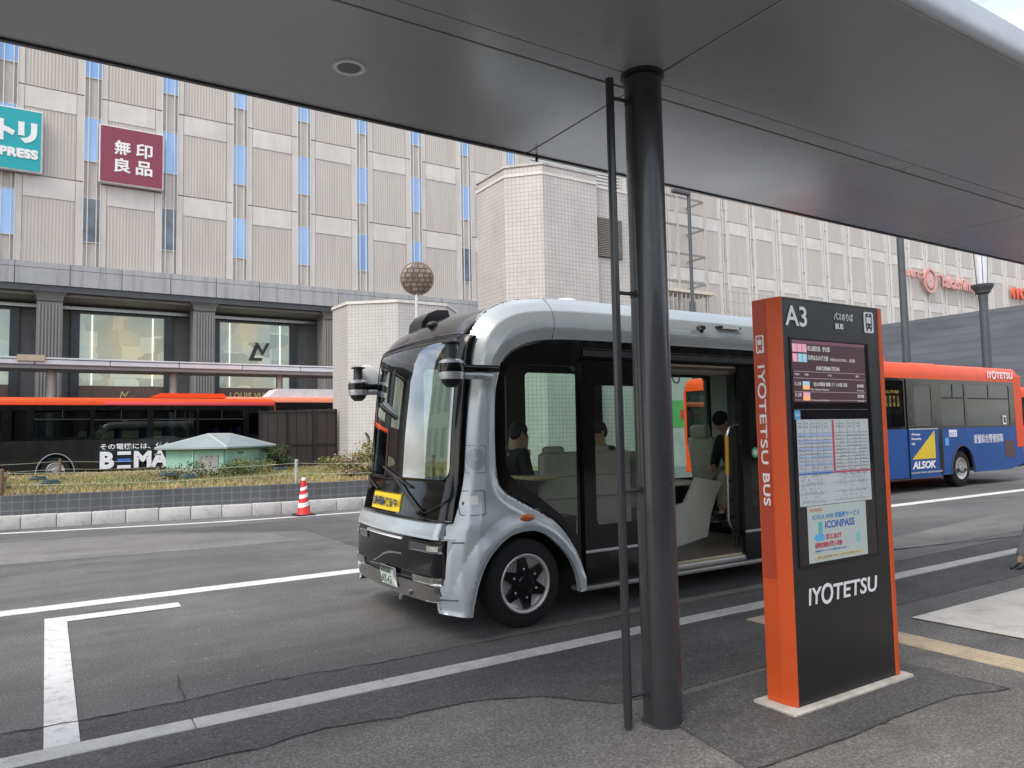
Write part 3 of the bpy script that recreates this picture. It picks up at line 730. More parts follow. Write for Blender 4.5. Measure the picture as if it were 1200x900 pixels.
# upswept rounded edge beam along the near side
pr = [(1.955, ZC-.012)]+[(1.955-.05*math.sin(a*PI/2/8), ZC-.012+.13*(1-math.cos(a*PI/2/8))) for a in range(1, 9)]+[(1.91, ZC+.16), (1.955, ZC+.175)]
c = MB(); c.slab([pr], lambda u, v, w: Vector((-14.9+w, u, v)), 35.3); c.build('edge_beam', mat('grey edge beam', (.50, .52, .55), .35, .3, .05, 2), sh, 50)
c = MB(); c.box((-14.9, 1.957, ZC-.014), (20.4, 1.975, ZC+.0)); c.build('edge_trim', mat('light edge trim', (.5, .5, .5), .4, .3), sh, None)
c = MB(); c.box((-14.94, 4.572, ZC-.012), (20.4, 4.60, ZC+.18)); c.build('fascia', CHAR, sh, None)
c = MB(); c.lathe([(.092, ZC+.01), (.092, ZC-.008), (.070, ZC-.010), (.064, ZC+.01)], (1.44, 3.97, 0), 'Z', 32, cap=False)
dl = c.build('downlight', mat('pale downlight ring', (.88, .88, .86), .5), sh)
c = MB(); c.lathe([(.066, ZC-.004), (.03, ZC-.0045), (.0, ZC-.005)], (1.44, 3.97, 0), 'Z', 24, cap=False); c.build('lens', mat('downlight lens', (.16, .16, .16), .3), dl)
c = MB(); c.tube([(3.12, 4.53, ZC-.04), (3.12, 4.53, ZC)], .004, 6); c.ell((3.12, 4.53, ZC-.05), (.012, .012, .02), 8, 6); c.build('hanging_bolt', MBLACK, sh)
c = MB(); c.lathe([(.113, .0), (.110, .02), (.110, ZC-.03)], (2.985, 3.2, 0), 'Z', 64); c.lathe([(.122, .0), (.122, .004), (.112, .010)], (2.985, 3.2, .004), 'Z', 48)
pil = c.build('pillar', CHAR, sh, 30)
c = MB(); c.lathe([(.112, ZC-.024), (.128, ZC-.022), (.128, ZC-.004), (.128, ZC-.0)], (2.985, 3.2, 0), 'Z', 64); c.build('collar', mat('dark collar', (.028, .028, .03), .4, .2), pil, 30)
c = MB(); c.tube([(2.745, 3.22, .02), (2.745, 3.22, 3.70)], .024, 20); lp = c.build('side_rail', CHAR, sh)
for z in (3.59, 2.44, 1.31, .18):
    c = MB(); c.tube([(2.765, 3.22, z), (2.89, 3.213, z)], .011, 10); c.box((2.868, 3.19, z-.02), (2.88, 3.235, z+.02)); c.build('bracket', CHAR, lp)

# ------------------------------------------------------------------ bus stop sign
sg = root('bus_stop_sign', (4.2, 2.95, 0), 'tall black and orange bus stop totem marked A3 with screen and timetable', 'bus stop sign')
SY = 2.85; ZS = 2.435
SBLK = mat('satin black sign face', (.018, .018, .018), .42, 0, .12, 2)
c = MB(); c.slab([[(3.718, SY), (4.702, SY), (4.702, 3.04), (3.718, 3.04)]], lambda u, v, w: Vector((u, v, .03+w)), ZS-.03-.012); c.build('body', SBLK, sg, None)
c = MB(); c.slab([[(3.69, 3.045), (3.69, 2.935), (3.712, SY-.004), (3.716, SY-.004), (3.716, 3.045)]], lambda u, v, w: Vector((u, v, .03+w)), ZS-.03); c.build('side_panel', SIGNO, sg, None)
c = MB(); c.box((3.6875, 2.945, .75), (3.6895, 3.035, ZS-.01)); c.build('lettering_panel', SIGNOD, sg, None)
c = MB(); c.box((4.704, SY-.006, .03), (4.748, 3.045, ZS), .006, 1); c.build('side_panel', SIGNO, sg, None)
c = MB(); c.box((3.716, SY-.002, ZS-.011), (4.703, 3.043, ZS), 0); c.build('top_cap', SBLK, sg, None)
c = MB(); c.box((3.62, 2.80, -.02), (4.83, 3.10, .028), .008, 1); c.build('base_plinth', mat('pale mortar base', (.50, .47, .42), .9, 0, .25, 9, bump=.5, bscale=30), sg)
text('stop_number', 'A3', (3.745, SY-.004, 2.262), .2, WHITET, sg, bold=.0025, ext=.001, width=.205, height=.125)
text('heading', 'バスのりば', (4.225, SY-.004, 2.325), .06, WHITET, sg, bold=.0006, ext=.001, width=.20, height=.050)
text('heading', 'BUS', (4.235, SY-.004, 2.268), .06, WHITET, sg, bold=.0018, ext=.001, width=.082, height=.036)
def bus_icon(x0, z0, w, h, parent, frame, y, inv=SBLK):
    """white rounded plate with a front-view bus pictogram"""
    ax, ay = frame; nrm = ax.cross(ay)
    mp = lambda d: (lambda u, v, q: Vector(y)+ax*(x0+u*w)+ay*(z0+v*h)+nrm*(d-q))
    c = MB(); c.slab([rrect(0, 1, 0, 1, .12)], mp(.002), .002); pl = c.build('pictogram', WHITET, parent, None)
    c = MB()
    c.slab([rrect(.17, .83, .20, .93, .1), rect(.25, .75, .46, .76), rrect(.38, .62, .82, .88, .02, 2)], mp(.0035), .0015)
    c.slab([rect(.22, .36, .09, .21)], mp(.0035), .0015); c.slab([rect(.64, .78, .09, .21)], mp(.0035), .0015); b_ = c.build('bus_mark', inv, pl, None)
    c = MB()
    for q in (.31, .69): c.slab([[(q+.06*math.cos(a*PI/6), .32+.045*math.sin(a*PI/6)) for a in range(12)]], mp(.005), .0014)
    c.build('headlight_mark', WHITET, pl, None)
bus_icon(0, 0, .105, .138, sg, FRAMES['-Y'], (4.545, SY-.0025, 2.262))
bus_icon(0, 0, .058, .11, sg, FRAMES['-X'], (3.6870, 3.022, 2.105), SIGNOD)
def wordmark(name, loc, w, h, m, parent, frame='-Y', shear=0.):
    ax, ay = FRAMES[frame]; L0 = Vector(loc)
    for tx, u, ww, v, hh in (('IY', 0., .185, 0, 1.), ('O', .175, .165, -.14, 1.28), ('TETSU', .345, .655, 0, 1.)):
        text(name, tx, tuple(L0+ax*(u*w)+ay*(v*h)), .2, m, parent, frame=frame, bold=h*.035, ext=.001, width=ww*w, height=hh*h, shear=shear, spacing=1.02)
# side lettering running down
wordmark('side_lettering', (3.687, 3.016, 2.03), .60, .050, WHITET, sg, '-Xdown')
text('side_lettering', 'BUS', (3.687, 3.012, 1.375), .1, WHITET, sg, frame='-Xdown', bold=.0025, ext=.001, width=.195, height=.050, spacing=1.05)
wordmark('lettering', (3.845, SY-.004, .592), .70, .098, WHITET, sg, '-Y', .1)
# LCD screen, timetable, poster behind one pane
SCR = mat('screen dark plum', (.040, .016, .022), .2, 0, .2, 2)
bez = MB(); bez.slab([rect(3.775, 4.578, .815, 2.195), rect(3.785, 4.568, .825, 2.185)], XZ(SY-.006), .005); bez.build('screen_bezel', mat('bezel black', (.008, .008, .008), .3), sg, None)
c = MB(); c.box((3.785, SY-.004, .826), (4.568, SY-.001, 2.184)); scr = c.build('display_window', mat('display recess', (.012, .009, .011), .12, 0, .2, 2, coat=.4), sg, None)
c = MB(); c.box((3.79, SY-.0055, 1.80), (4.53, SY-.0042, 2.178)); lcd = c.build('lcd_screen', glow('lit plum screen', (.060, .024, .034), .35), sg, None)
SW = glow('screen text white', (.62, .60, .60), .30)
def bar(x0, x1, z0, z1, m, parent, name, y=SY-.0068):
    c = MB(); c.box((x0, y, z0), (x1, y+.0012, z1)); return c.build(name, m, parent, None)
SCP = glow('screen pink', (.75, .35, .45), .4); SCC = glow('screen cyan', (.30, .58, .68), .4); SCO = glow('screen orange', (.85, .42, .16), .45)
bar(3.795, 3.93, 2.105, 2.155, SCP, lcd, 'route_tile'); bar(3.795, 3.845, 2.045, 2.095, SCP, lcd, 'route_tile'); bar(3.848, 3.93, 2.045, 2.095, SCC, lcd, 'route_tile')
bar(3.795, 4.53, 2.158, 2.178, glow('screen title strip', (.16, .06, .09), .4), lcd, 'title_strip')
for x in (3.838, 3.884): bar(x, x+.003, 2.045, 2.155, SBLK, lcd, 'tile_gap', SY-.0075)
text('screen_text', '松山観光港、伊台線', (3.94, SY-.0062, 2.115), .036, SW, lcd, ext=.0005, width=.22, height=.033, bold=.0003)
text('screen_text', '市坪はなみずき線', (3.94, SY-.0062, 2.058), .036, SW, lcd, ext=.0005, width=.20, height=.033, bold=.0003)
text('screen_text', 'WEEKDAYS ONLY、日祝運', (4.16, SY-.0062, 2.058), .026, SW, lcd, ext=.0005, width=.26, height=.022)
text('screen_text', 'INFORMATION', (4.02, SY-.0062, 1.997), .036, SW, lcd, ext=.0005, width=.23, height=.027, bold=.0004)
for z in (1.985, 1.945, 1.862, 1.812): bar(3.80, 4.52, z, z+.0025, glow('screen rule', (.35, .3, .31), .5), lcd, 'rule')
for x, s_ in ((3.81, '時刻'), (3.90, '系統'), (4.13, '行先'), (4.42, '備考')):
    text('screen_text', s_, (x, SY-.0062, 1.962), .018, SW, lcd, ext=.0005, width=.038, height=.014)
for z, m1, t1, t2 in ((1.895, SCC, '松山市駅前 堀端 さくらの湯 方面', 'Via Okaido Minami'), (1.828, SCP, '', 'To Matsuyama City Station')):
    text('screen_text', '5:28', (3.803, SY-.0062, z+.006), .03, SW, lcd, ext=.0005, width=.06, height=.022)
    bar(3.88, 3.945, z+.008, z+.032, m1, lcd, 'route_tile'); bar(3.88, 3.945, z-.018, z+.008, SCO, lcd, 'route_tile')
    if t1: text('screen_text', t1, (3.985, SY-.0062, z+.004), .03, SW, lcd, ext=.0005, width=.34, height=.026, bold=.0003)
    text('screen_text', t2, (3.955, SY-.0062, z-.022), .02, SW, lcd, ext=.0005, width=.18, height=.012)
    text('screen_text', '遅れ時間', (4.43, SY-.0062, z+.002), .02, SW, lcd, ext=.0005, width=.07, height=.022, bold=.0003)
    text('screen_text', 'On time', (4.43, SY-.0062, z-.022), .02, SW, lcd, ext=.0005, width=.07, height=.011)
bar(3.79, 4.53, 1.755, 1.757, SILVERT, scr, 'thin_rail')
PAPER = mat('pale green tinted paper', (.50, .57, .54), .35, 0, .04, 3)
PAPER2 = mat('timetable paper', (.56, .60, .60), .35, 0, .04, 3)
GREYLN = mat('grey print', (.30, .33, .34), .6); PBLUE = mat('print blue', (.06, .16, .50), .5); PRED = mat('print red', (.55, .06, .12), .5); PCY = mat('print cyan', (.10, .42, .75), .5)
LBLUE = mat('pale blue rows', (.38, .48, .66), .5)
ttab = bar(3.805, 4.53, 1.175, 1.695, PAPER2, scr, 'timetable_sheet', SY-.0055)
bar(3.79, 3.845, 1.695, 1.75, PCY, scr, 'blue_tab', SY-.0055); text('tab_lettering', 'info', (3.797, SY-.0057, 1.715), .03, WHITET, scr, ext=.0003, width=.04)
bar(4.145, 4.165, 1.375, 1.69, PRED, ttab, 'centre_strip'); bar(3.805, 4.145, 1.362, 1.372, PBLUE, ttab, 'blue_rule'); bar(4.145, 4.53, 1.362, 1.372, PRED, ttab, 'red_rule')
c = MB()
for i in range(11):
    z = 1.612-.0225*i
    if i % 2 == 0: c.box((3.81, SY-.0066, z-.0225), (4.14, SY-.0057, z))
c.build('blue_rows', LBLUE, ttab, None)
c = MB()
for i in range(12):
    z = 1.612-.0215*i; c.box((4.17, SY-.0075, z), (4.52, SY-.0058, z+.0018)); c.box((3.81, SY-.0075, z), (4.14, SY-.0058, z+.0016))
for x in (3.87, 3.935, 3.99, 4.05, 4.225, 4.30, 4.37, 4.43): c.box((x, SY-.0078, 1.38), (x+.0016, SY-.0058, 1.685))
rnd = random.Random(5)
for i in range(12):
    z = 1.6-.0215*i
    for x in (3.82, 3.88, 3.94, 4.0, 4.06, 4.18, 4.235, 4.31, 4.38, 4.45):
        if rnd.random() < .7: c.box((x, SY-.0079, z-.008), (x+rnd.uniform(.015, .045), SY-.0058, z-.003))
for x in (3.82, 3.88, 3.95, 4.0, 4.07, 4.19, 4.24, 4.32, 4.4): c.box((x, SY-.0079, 1.648), (x+.03, SY-.0058, 1.653)); c.box((x, SY-.0079, 1.668), (x+.03, SY-.0058, 1.672))
c.build('printed_grid', GREYLN, ttab, None)
c = MB()
for i in range(9):
    for x in [3.82+.012*k for k in range(18)]+[4.2+.013*k for k in range(22)]:
        if rnd.random() < .5: c.box((x, SY-.0075, 1.20+.018*i), (x+.0035, SY-.0058, 1.20+.018*i+.010))
    if i in (0, 3, 6): c.box((3.82, SY-.0075, 1.195+.018*i), (4.06, SY-.0058, 1.1965+.018*i)); c.box((4.14, SY-.0075, 1.195+.018*i), (4.5, SY-.0058, 1.1965+.018*i))
c.build('route_map_print', mat('faint print', (.36, .40, .39), .6), ttab, None)
pos = bar(3.868, 4.458, .835, 1.172, PAPER, scr, 'service_poster', SY-.0055)
text('poster_text', 'IYOTETSU', (3.89, SY-.0066, 1.138), .03, mat('print orange', (.62, .20, .05), .5), pos, ext=.0004, width=.12, height=.018, bold=.0004)
text('poster_text', 'ICOCA WEB 定期券サービス', (3.915, SY-.0066, 1.088), .05, mat('print mid blue', (.05, .25, .50), .5), pos, ext=.0004, width=.47, height=.034, bold=.0006)
text('poster_text', 'iCONPASS', (4.03, SY-.0066, 1.03), .06, mat('print deep blue', (.05, .13, .45), .5), pos, ext=.0004, width=.30, height=.046, bold=.0014)
c = MB(); c.slab([rrect(3.965, 4.005, 1.0, 1.075, .006)], XZ(SY-.0070), .0012); c.build('card_print', mat('print teal', (.10, .45, .42), .5), pos, None)
c = MB(); c.slab([rrect(3.925, 4.025, .962, 1.0, .018)], XZ(SY-.0068), .001); c.build('blue_badge', PCY, pos, None)
text('poster_text', '窓口に並ばず', (4.035, SY-.0066, .965), .04, PRED, pos, ext=.0004, width=.155, height=.032, bold=.0008)
text('poster_text', '通勤定期券が購入可能!', (3.925, SY-.0066, .918), .04, PRED, pos, ext=.0004, width=.27, height=.034, bold=.0008)
text('poster_text', '定期券はスマートフォンで簡単に購入できます', (3.925, SY-.0066, .895), .02, PBLUE, pos, ext=.0004, width=.31, height=.012)
c = MB(); c.slab([rrect(4.34, 4.385, .92, .985, .008)], XZ(SY-.0068), .001); c.build('phone_print', mat('print pale teal', (.25, .52, .5), .5), pos, None)
bar(3.92, 4.40, .852, .872, mat('print yellow band', (.62, .54, .22), .5), pos, 'yellow_band', SY-.0066)
text('poster_text', '詳しくは伊予鉄バスのホームページをご覧ください', (3.95, SY-.0070, .858), .02, PBLUE, pos, ext=.0004, width=.42, height=.010)

# ------------------------------------------------------------------ tyres and wheels
def wheel(parent, c0, R_, side=-1, rimr=.25, wdt=.22, style='plain', name='wheel'):
    """side=-1: outer face towards -Y"""
    x, y, z = c0; s = side
    c = MB(); pr = [(rimr, 0), (rimr+.015, -.012), (R_-.05, -.004), (R_-.012, .02), (R_, .05), (R_, wdt-.04), (R_-.03, wdt), (rimr, wdt)]
    c.lathe([(r, h*(-s)) for r, h in pr], (x, y, z), 'Y', 56, cap=False)
    for k in range(2): c.lathe([(R_+.001, (.09+.06*k)*(-s)), (R_+.001, (.10+.06*k)*(-s))], (x, y, z), 'Y', 56, cap=False)
    ty = c.build(name, RUBBER, parent, 35)
    c = MB(); c.lathe([(rimr+.004, -.008*(-s)), (rimr-.006, -.014*(-s)), (rimr-.022, -.004*(-s)), (rimr-.03, .03*(-s)), (rimr-.05, .042*(-s)), (.0, .040*(-s))], (x, y, z), 'Y', 56, cap=False)
    ri = c.build('rim', mat('satin wheel metal', (.60, .585, .57), .38, .45, .08, 4), ty, 35)
    if style == 'star':
        P = []
        for i in range(6):
            a = PI/2+.10+i*PI/3; w_ = .30
            P += [(rimr*.86*math.cos(a-.15), rimr*.86*math.sin(a-.15)), (rimr*.86*math.cos(a+.15), rimr*.86*math.sin(a+.15)), (rimr*.46*math.cos(a+PI/6), rimr*.46*math.sin(a+PI/6))]
        c = MB(); c.slab([P], lambda u, v, w: Vector((x+u, y+(-s)*(.002+w), z+v)), .035)
        c.lathe([(.078, .02*(-s)), (.078, -.012*(-s)), (.066, -.02*(-s)), (0, -.02*(-s))], (x, y, z), 'Y', 32)
        c.build('wheel_cover', GBLACK, ri, 30)
        for i in range(6):
            a = PI/2+.10+i*PI/3; c = MB(); c.lathe([(.011, -.03*s), (.011, .006*s), (.006, .010*s), (0, .010*s)], (x+.12*math.cos(a), y, z+.12*math.sin(a)), 'Y', 10); c.build('wheel_nut', STEEL, ri)
    else:
        c = MB(); c.lathe([(.10, .04*(-s)), (.10, -.02*(-s)), (.08, -.04*(-s)), (0, -.045*(-s))], (x, y, z), 'Y', 28)
        for i in range(8):
            a = i*PI/4; c.lathe([(.014, .05*(-s)), (.014, .01*(-s)), (0, .005*(-s))], (x+.16*math.cos(a), y, z+.16*math.sin(a)), 'Y', 8)
        c.build('hub', mat('wheel hub grey', (.35, .35, .34), .5, .5), ri)
    return ty

# ------------------------------------------------------------------ curved panels: cut a flat outline into a fine grid, then bend it
def bent(name, loops, fn, m, parent, du=.06, th=0., thick_dir=None, smooth=True, nshift=None):
    """fn(u, v arrays) -> Nx3 array. th>0 adds a rim turned inwards"""
    tris = tessellate_polygon([[Vector((p[0], p[1], 0)) for p in l] for l in loops]); pts = [p for l in loops for p in l]
    bm = bmesh.new(); vs = [bm.verts.new((p[0], p[1], 0)) for p in pts]
    for t in tris:
        try: bm.faces.new([vs[i] for i in t])
        except ValueError: pass
    bmesh.ops.recalc_face_normals(bm, faces=bm.faces[:])
    a = np.array(pts); lo = a.min(0); hi = a.max(0)
    for k in range(2):
        q = lo[k]+du*.5
        while q < hi[k]:
            co = (q, 0, 0) if k == 0 else (0, q, 0); no = (1, 0, 0) if k == 0 else (0, 1, 0)
            bmesh.ops.bisect_plane(bm, geom=bm.verts[:]+bm.edges[:]+bm.faces[:], plane_co=co, plane_no=no, dist=1e-6); q += du
    bmesh.ops.dissolve_limit(bm, angle_limit=.001, verts=bm.verts[:], edges=[e for e in bm.edges if False]) if False else None
    bm.verts.ensure_lookup_table(); uv = np.array([[v.co.x, v.co.y] for v in bm.verts])
    P = fn(uv[:, 0], uv[:, 1]); e = 1e-3
    if nshift: uv = nshift(uv)
    Pu = fn(uv[:, 0]+e, uv[:, 1])-fn(uv[:, 0]-e, uv[:, 1]); Pv = fn(uv[:, 0], uv[:, 1]+e)-fn(uv[:, 0], uv[:, 1]-e)
    N = np.cross(Pu, Pv); N /= np.maximum(np.linalg.norm(N, axis=1, keepdims=True), 1e-12)
    for v, p in zip(bm.verts, P): v.co = p
    rim = []
    if th:
        be = [ed for ed in bm.edges if ed.is_boundary]; bv = {v for ed in be for v in ed.verts}
        bm.verts.index_update(); base = {v: v.index for v in bm.verts}
        d = thick_dir
        mpv = {v: bm.verts.new(v.co+(Vector(d)*th if d is not None else Vector(-N[base[v]])*th)) for v in bv}
        for ed in be:
            x, y = ed.verts; 
            try: rim.append(bm.faces.new((x, y, mpv[y], mpv[x])))
            except ValueError: pass
    bm.verts.index_update(); nv = len(N)
    me = bpy.data.meshes.new(name); bm.to_mesh(me); bm.free()
    me.polygons.foreach_set('use_smooth', [True]*len(me.polygons))
    wm = world_of(parent)
    o = link_mesh(name, me, m, parent, None)
    me.polygons.foreach_set('use_smooth', [True]*len(me.polygons))
    # analytic normals on the skin, flat ones on the rim; faces turned to agree with them
    sgn = 0.
    for p in me.polygons:
        if all(v < nv for v in p.vertices): sgn += float(np.dot(N[p.vertices[0]], np.array(p.normal)))*p.area
    ctr = np.array([5.6, 6.33, 1.5]); Pm = P.mean(0); outw = float(np.sum(np.einsum('ij,ij->i', N, P-ctr)))
    if sgn < 0: me.flip_normals()
    if outw < 0: N = -N; me.flip_normals()
    me.update()
    LN = []
    for p in me.polygons:
        onrim = any(me.loops[li].vertex_index >= nv for li in p.loop_indices)
        for li in p.loop_indices:
            n_ = N[me.loops[li].vertex_index] if not onrim else np.array(p.normal)
            LN.append(tuple(n_))
    if smooth: me.normals_split_custom_set(LN)
    return o
def sst(a, b, x):
    t = np.clip((x-a)/(b-a), 0, 1); return t*t*(3-2*t)
def polydist(u, v, P):
    P = np.array(P); best = np.full(u.shape, 1e9)
    for a, b in zip(P[:-1], P[1:]):
        d = b-a; L = d@d
        if L < 1e-12: continue
        t = np.clip(((u-a[0])*d[0]+(v-a[1])*d[1])/L, 0, 1); best = np.minimum(best, np.hypot(u-a[0]-t*d[0], v-a[1]-t*d[1]))
    return best

# ------------------------------------------------------------------ the self-driving minibus
mini = root('minibus', (5.6, 6.35, 0), 'pale silver blue electric minibus with black front and open side door', 'minibus')
YN, YC, YF_ = 5.30, 6.33, 7.36; XM = 5.61
OB = [(2.705, .245), (2.695, .36), (2.70, .5), (2.715, .66), (2.735, .78), (2.77, .93), (2.80, 1.1), (2.845, 1.3), (2.89, 1.7), (2.935, 2.06), (2.975, 2.36), (3.06, 2.56), (3.20, 2.71), (3.42, 2.81), (3.75, 2.86), (4.2, 2.875)]
OBs = catmull(OB, 5)
WO = [(4.06, .45), (3.97, .64), (3.8, .855), (3.49, 1.035), (3.27, 1.16), (3.20, 1.30), (3.185, 1.6), (3.195, 1.95), (3.215, 2.1), (3.28, 2.27), (3.44, 2.395), (3.75, 2.47), (4.28, 2.485)]
WOs = catmull(WO, 5)
ARCH = [(2.905, .19), (2.935, .35), (2.985, .5), (3.06, .625), (3.15, .71), (3.25, .775), (3.36, .81), (3.53, .815), (3.65, .775), (3.755, .70), (3.86, .60), (3.935, .5), (3.985, .38), (4.01, .24)]
ARs = catmull(ARCH, 4)
mir = lambda P: [(2*XM-p[0], p[1]) for p in P]
def side_d(u, v):
    """how far the side skin lies inside the widest plane"""
    um = np.where(u > XM, 2*XM-u, u)
    e = polydist(um, v, OBs+[(5.7, 2.885)])
    d = sum(np.interp(e+q, [0, .05, .13, .235], [.175, .105, .030, 0.]) for q in (-.012, -.006, 0, .006, .012))/5
    roofz = sst(2.3, 2.5, v)
    ew = polydist(um, v, WOs+[(5.7, 2.485)])
    d = d+np.interp(ew, [0, .02, .075, .10], [.040, .034, .006, 0.])                       # bevel towards the glass
    ea = polydist(um, v, ARs); d = d-np.interp(ea, [0, .045, .08, .17], [.014, .036, .032, 0.])*sst(1.08, .7, v)
    d = d-.040*sst(1.12, .86, v)*sst(3.5, 2.95, um)
    d = d+.03*sst(.75, .3, v)*sst(2.95, 2.7, um)*0
    return d
def M_side(u, v): return np.stack([u, YN+side_d(u, v), v], 1)
def M_far(u, v): return np.stack([u, YF_-side_d(u, v), v], 1)
def nsh(uv):
    u, v = uv[:, 0], uv[:, 1]; um = np.where(u > XM, 2*XM-u, u); e = polydist(um, v, OBs+[(5.7, 2.885)])
    tu = np.clip(um, 3.7, 5.6)-um; tv = np.clip(v, .4, 2.35)-v; L = np.maximum(np.hypot(tu, tv), 1e-6); k = np.where(e < .012, .012, 0.)
    return np.stack([u+np.where(u > XM, -1, 1)*tu/L*k, v+tv/L*k], 1)
left = ARs[::1]                                                          # bottom front of arch -> behind wheel
half = left+[(4.06, .26)]+WOs
outl = half+mir(half)[::-1]+mir(OBs)+OBs[::-1]+[(2.70, .215), (2.80, .20)]
for nm, fn in (('side_shell', M_side), ('side_shell', M_far)):
    o = bent(nm, [outl], fn, SILVER, mini, .02 if fn is M_side else .05, .05, (0, 1 if fn is M_side else -1, 0), nshift=nsh)
# front profile (x at the middle, z) as a curve v
PRO = [(2.66, .20), (2.63, .30), (2.60, .45), (2.60, .55), (2.615, .80), (2.66, .93), (2.70, 1.1), (2.745, 1.3), (2.775, 1.7), (2.81, 2.06), (2.845, 2.36), (2.895, 2.52), (3.01, 2.68), (3.21, 2.80), (3.55, 2.87), (3.95, 2.91), (4.6, 2.925), (8.0, 2.925)]
PRs = np.array(catmull(PRO, 8)); PL = np.concatenate([[0], np.cumsum(np.hypot(*(PRs[1:]-PRs[:-1]).T))])
def v_of_z(z): return float(np.interp(z, PRs[:, 1][:17*8-20], PL[:17*8-20]))
def v_of_x(x): i = np.argmax(PRs[:, 1] > 2.45); return float(np.interp(x, PRs[i:, 0], PL[i:]))
def M_front(off=0.):
    def fn(y, v):
        x = np.interp(v, PL, PRs[:, 0]); z = np.interp(v, PL, PRs[:, 1]); t = (y-YC)/(YF_-YN)*2; at = np.abs(t)
        x = x+.095*t*t+.16*np.clip((at-.80)/.2, 0, 1)**2.0
        top = sst(2.3, 2.85, z); z = z-top*(.05*t*t+.13*np.clip((at-.70)/.3, 0, 1)**2+.02)
        # push along the profile normal
        return np.stack([x-off*(1-top), y, z+off*top], 1)
    return fn
yl, yr = YN+.085, YF_-.085
vz = v_of_z
bent('front_panel', [rect(yl, yr, vz(.93), vz(2.43))], M_front(-.006), GBLACK if False else mat('dark tinted windscreen border', (.012, .012, .014), .08, 0, .1, 2, coat=.5), mini, .05) if False else None
# black frame with the windscreen opening
gl_o = rrect(YN+.17, YF_-.15, vz(1.27), vz(2.46), .09, 5)
bent('front_mask', [rect(yl, yr, vz(.925), vz(2.52)), gl_o], M_front(.0), GBLACK, mini, .05, .03, (1, 0, 0))
bent('windscreen', [rrect(YN+.165, YF_-.145, vz(1.265), vz(2.465), .09, 5)], M_front(-.008), WSG, mini, .05)
bent('roof_front', [rect(YN+.165, YF_-.165, vz(2.525), v_of_x(4.1))], M_front(-.02), mat('black roof panel', (.018, .016, .017), .18, 0, .15, 2, coat=.5), mini, .06, .03, (0, 0, -1))
bent('roof', [rect(YN+.165, YF_-.165, v_of_x(4.105), v_of_x(7.9))], M_front(-.02), mat('white roof skin', (.55, .57, .58), .35), mini, .2)
c = MB(); c.box((7.9, YN+.2, 2.6), (8.5, YF_-.2, 2.9), .12, 3); c.build('roof', mat('white roof skin', (.55, .57, .58), .35), mini)
# nose: silver ledge, black panel, lights, bumper
bent('front_ledge', [rect(YN+.13, YF_-.13, vz(.795), vz(.925))], M_front(.012), SILVER, mini, .05, .05, (1, 0, 0))
bent('grille_panel', [rect(YN+.09, YF_-.09, vz(.44), vz(.79))], M_front(-.004), GBLACK, mini, .05, .03, (1, 0, 0))
for (a, c_) in ((YN+.05, YN+.20), (YF_-.20, YF_-.05)): bent('corner_panel', [rect(a, c_, vz(.225), vz(.80))], M_front(-.012), SILVER, mini, .05, .05, (1, 0, 0))
bent('light_bar', [rect(5.98, 6.82, vz(.752), vz(.770))], M_front(.008), mat('white light bar', (.8, .82, .84), .3), mini, .05, .012, (1, 0, 0))
for (a, c_) in ((YN+.10, YN+.56), (YF_-.56, YF_-.10)):
    h = bent('headlight', [rect(a, c_, vz(.685), vz(.755))], M_front(.008), mat('smoked lamp lens', (.10, .10, .11), .05, .6, .1, 3, coat=1), mini, .04, .02, (1, 0, 0))
    q = a+.03 if a < 6 else c_-.15
    bent('lamp_lens', [rect(q, q+.13, vz(.70), vz(.742))], M_front(.012), mat('lamp reflector', (.72, .80, .62), .1, .7, .35, 60), h, .03)
for (a, c_) in ((YN+.10, YN+.48), (YF_-.48, YF_-.10)):
    h = bent('lower_lamp', [rect(a, c_, vz(.43), vz(.49))], M_front(.010), mat('chrome lamp housing', (.55, .55, .52), .1, .9, .3, 30), mini, .04, .02, (1, 0, 0))
bent('emblem_line', [catmull([(6.62, vz(.50)), (6.5, vz(.535)), (6.34, vz(.60)), (6.2, vz(.63)), (5.98, vz(.64))], 4)+catmull([(5.98, vz(.625)), (6.2, vz(.61)), (6.35, vz(.575)), (6.5, vz(.52)), (6.6, vz(.49))], 4)], M_front(.002), mat('grey trim line', (.22, .22, .21), .3, .5), mini, .1)
bent('bumper', [[(YN+.10, vz(.30)), (YN+.13, vz(.42)), (YN+.42, vz(.435)), (YF_-.42, vz(.435)), (YF_-.13, vz(.42)), (YF_-.10, vz(.30)), (YF_-.3, vz(.285)), (YN+.3, vz(.285))]], M_front(.016), CHROME, mini, .05, .05, (1, 0, 0))
c = MB(); c.tube([(2.58, 5.92, .30), (2.58, 5.92, .262)], .018); c.build('tow_eye', STEEL, mini)
np_ = bent('licence_plate', [rect(6.04, 6.37, vz(.335), vz(.50))], M_front(.03), mat('plate white', (.75, .76, .74), .4, 0, .03, 3), mini, .2, .008, (1, 0, 0))
FX = (Vector((0, -1, 0)), Vector((0, 0, 1)))
text('plate_lettering', '松山 800', (2.562, 6.32, .445), .05, mat('plate green', (.03, .12, .06), .5), np_, frame='-X', ext=.001, width=.2, height=.035, bold=.001)
text('plate_lettering', '・62-43', (2.562, 6.355, .36), .08, mat('plate green', (.03, .12, .06), .5), np_, frame='-X', ext=.001, width=.27, height=.068, bold=.0015)
ym = bent('yellow_sign', [rect(6.15, 6.86, vz(.965), vz(1.125))], M_front(.006), YEL, mini, .1, .004, (1, 0, 0))
for i, ch in enumerate('自動運転実証中'):
    yy = 6.80-.088*i; xx = float(M_front(.012)(np.array([yy-.04]), np.array([vz(1.045)]))[0, 0])
    text('sign_lettering', ch, (xx-.012, yy, 1.0), .085, mat('sign navy', (.05, .06, .12), .5), ym, frame='-X', ext=.001, width=.078, height=.085, bold=.002)
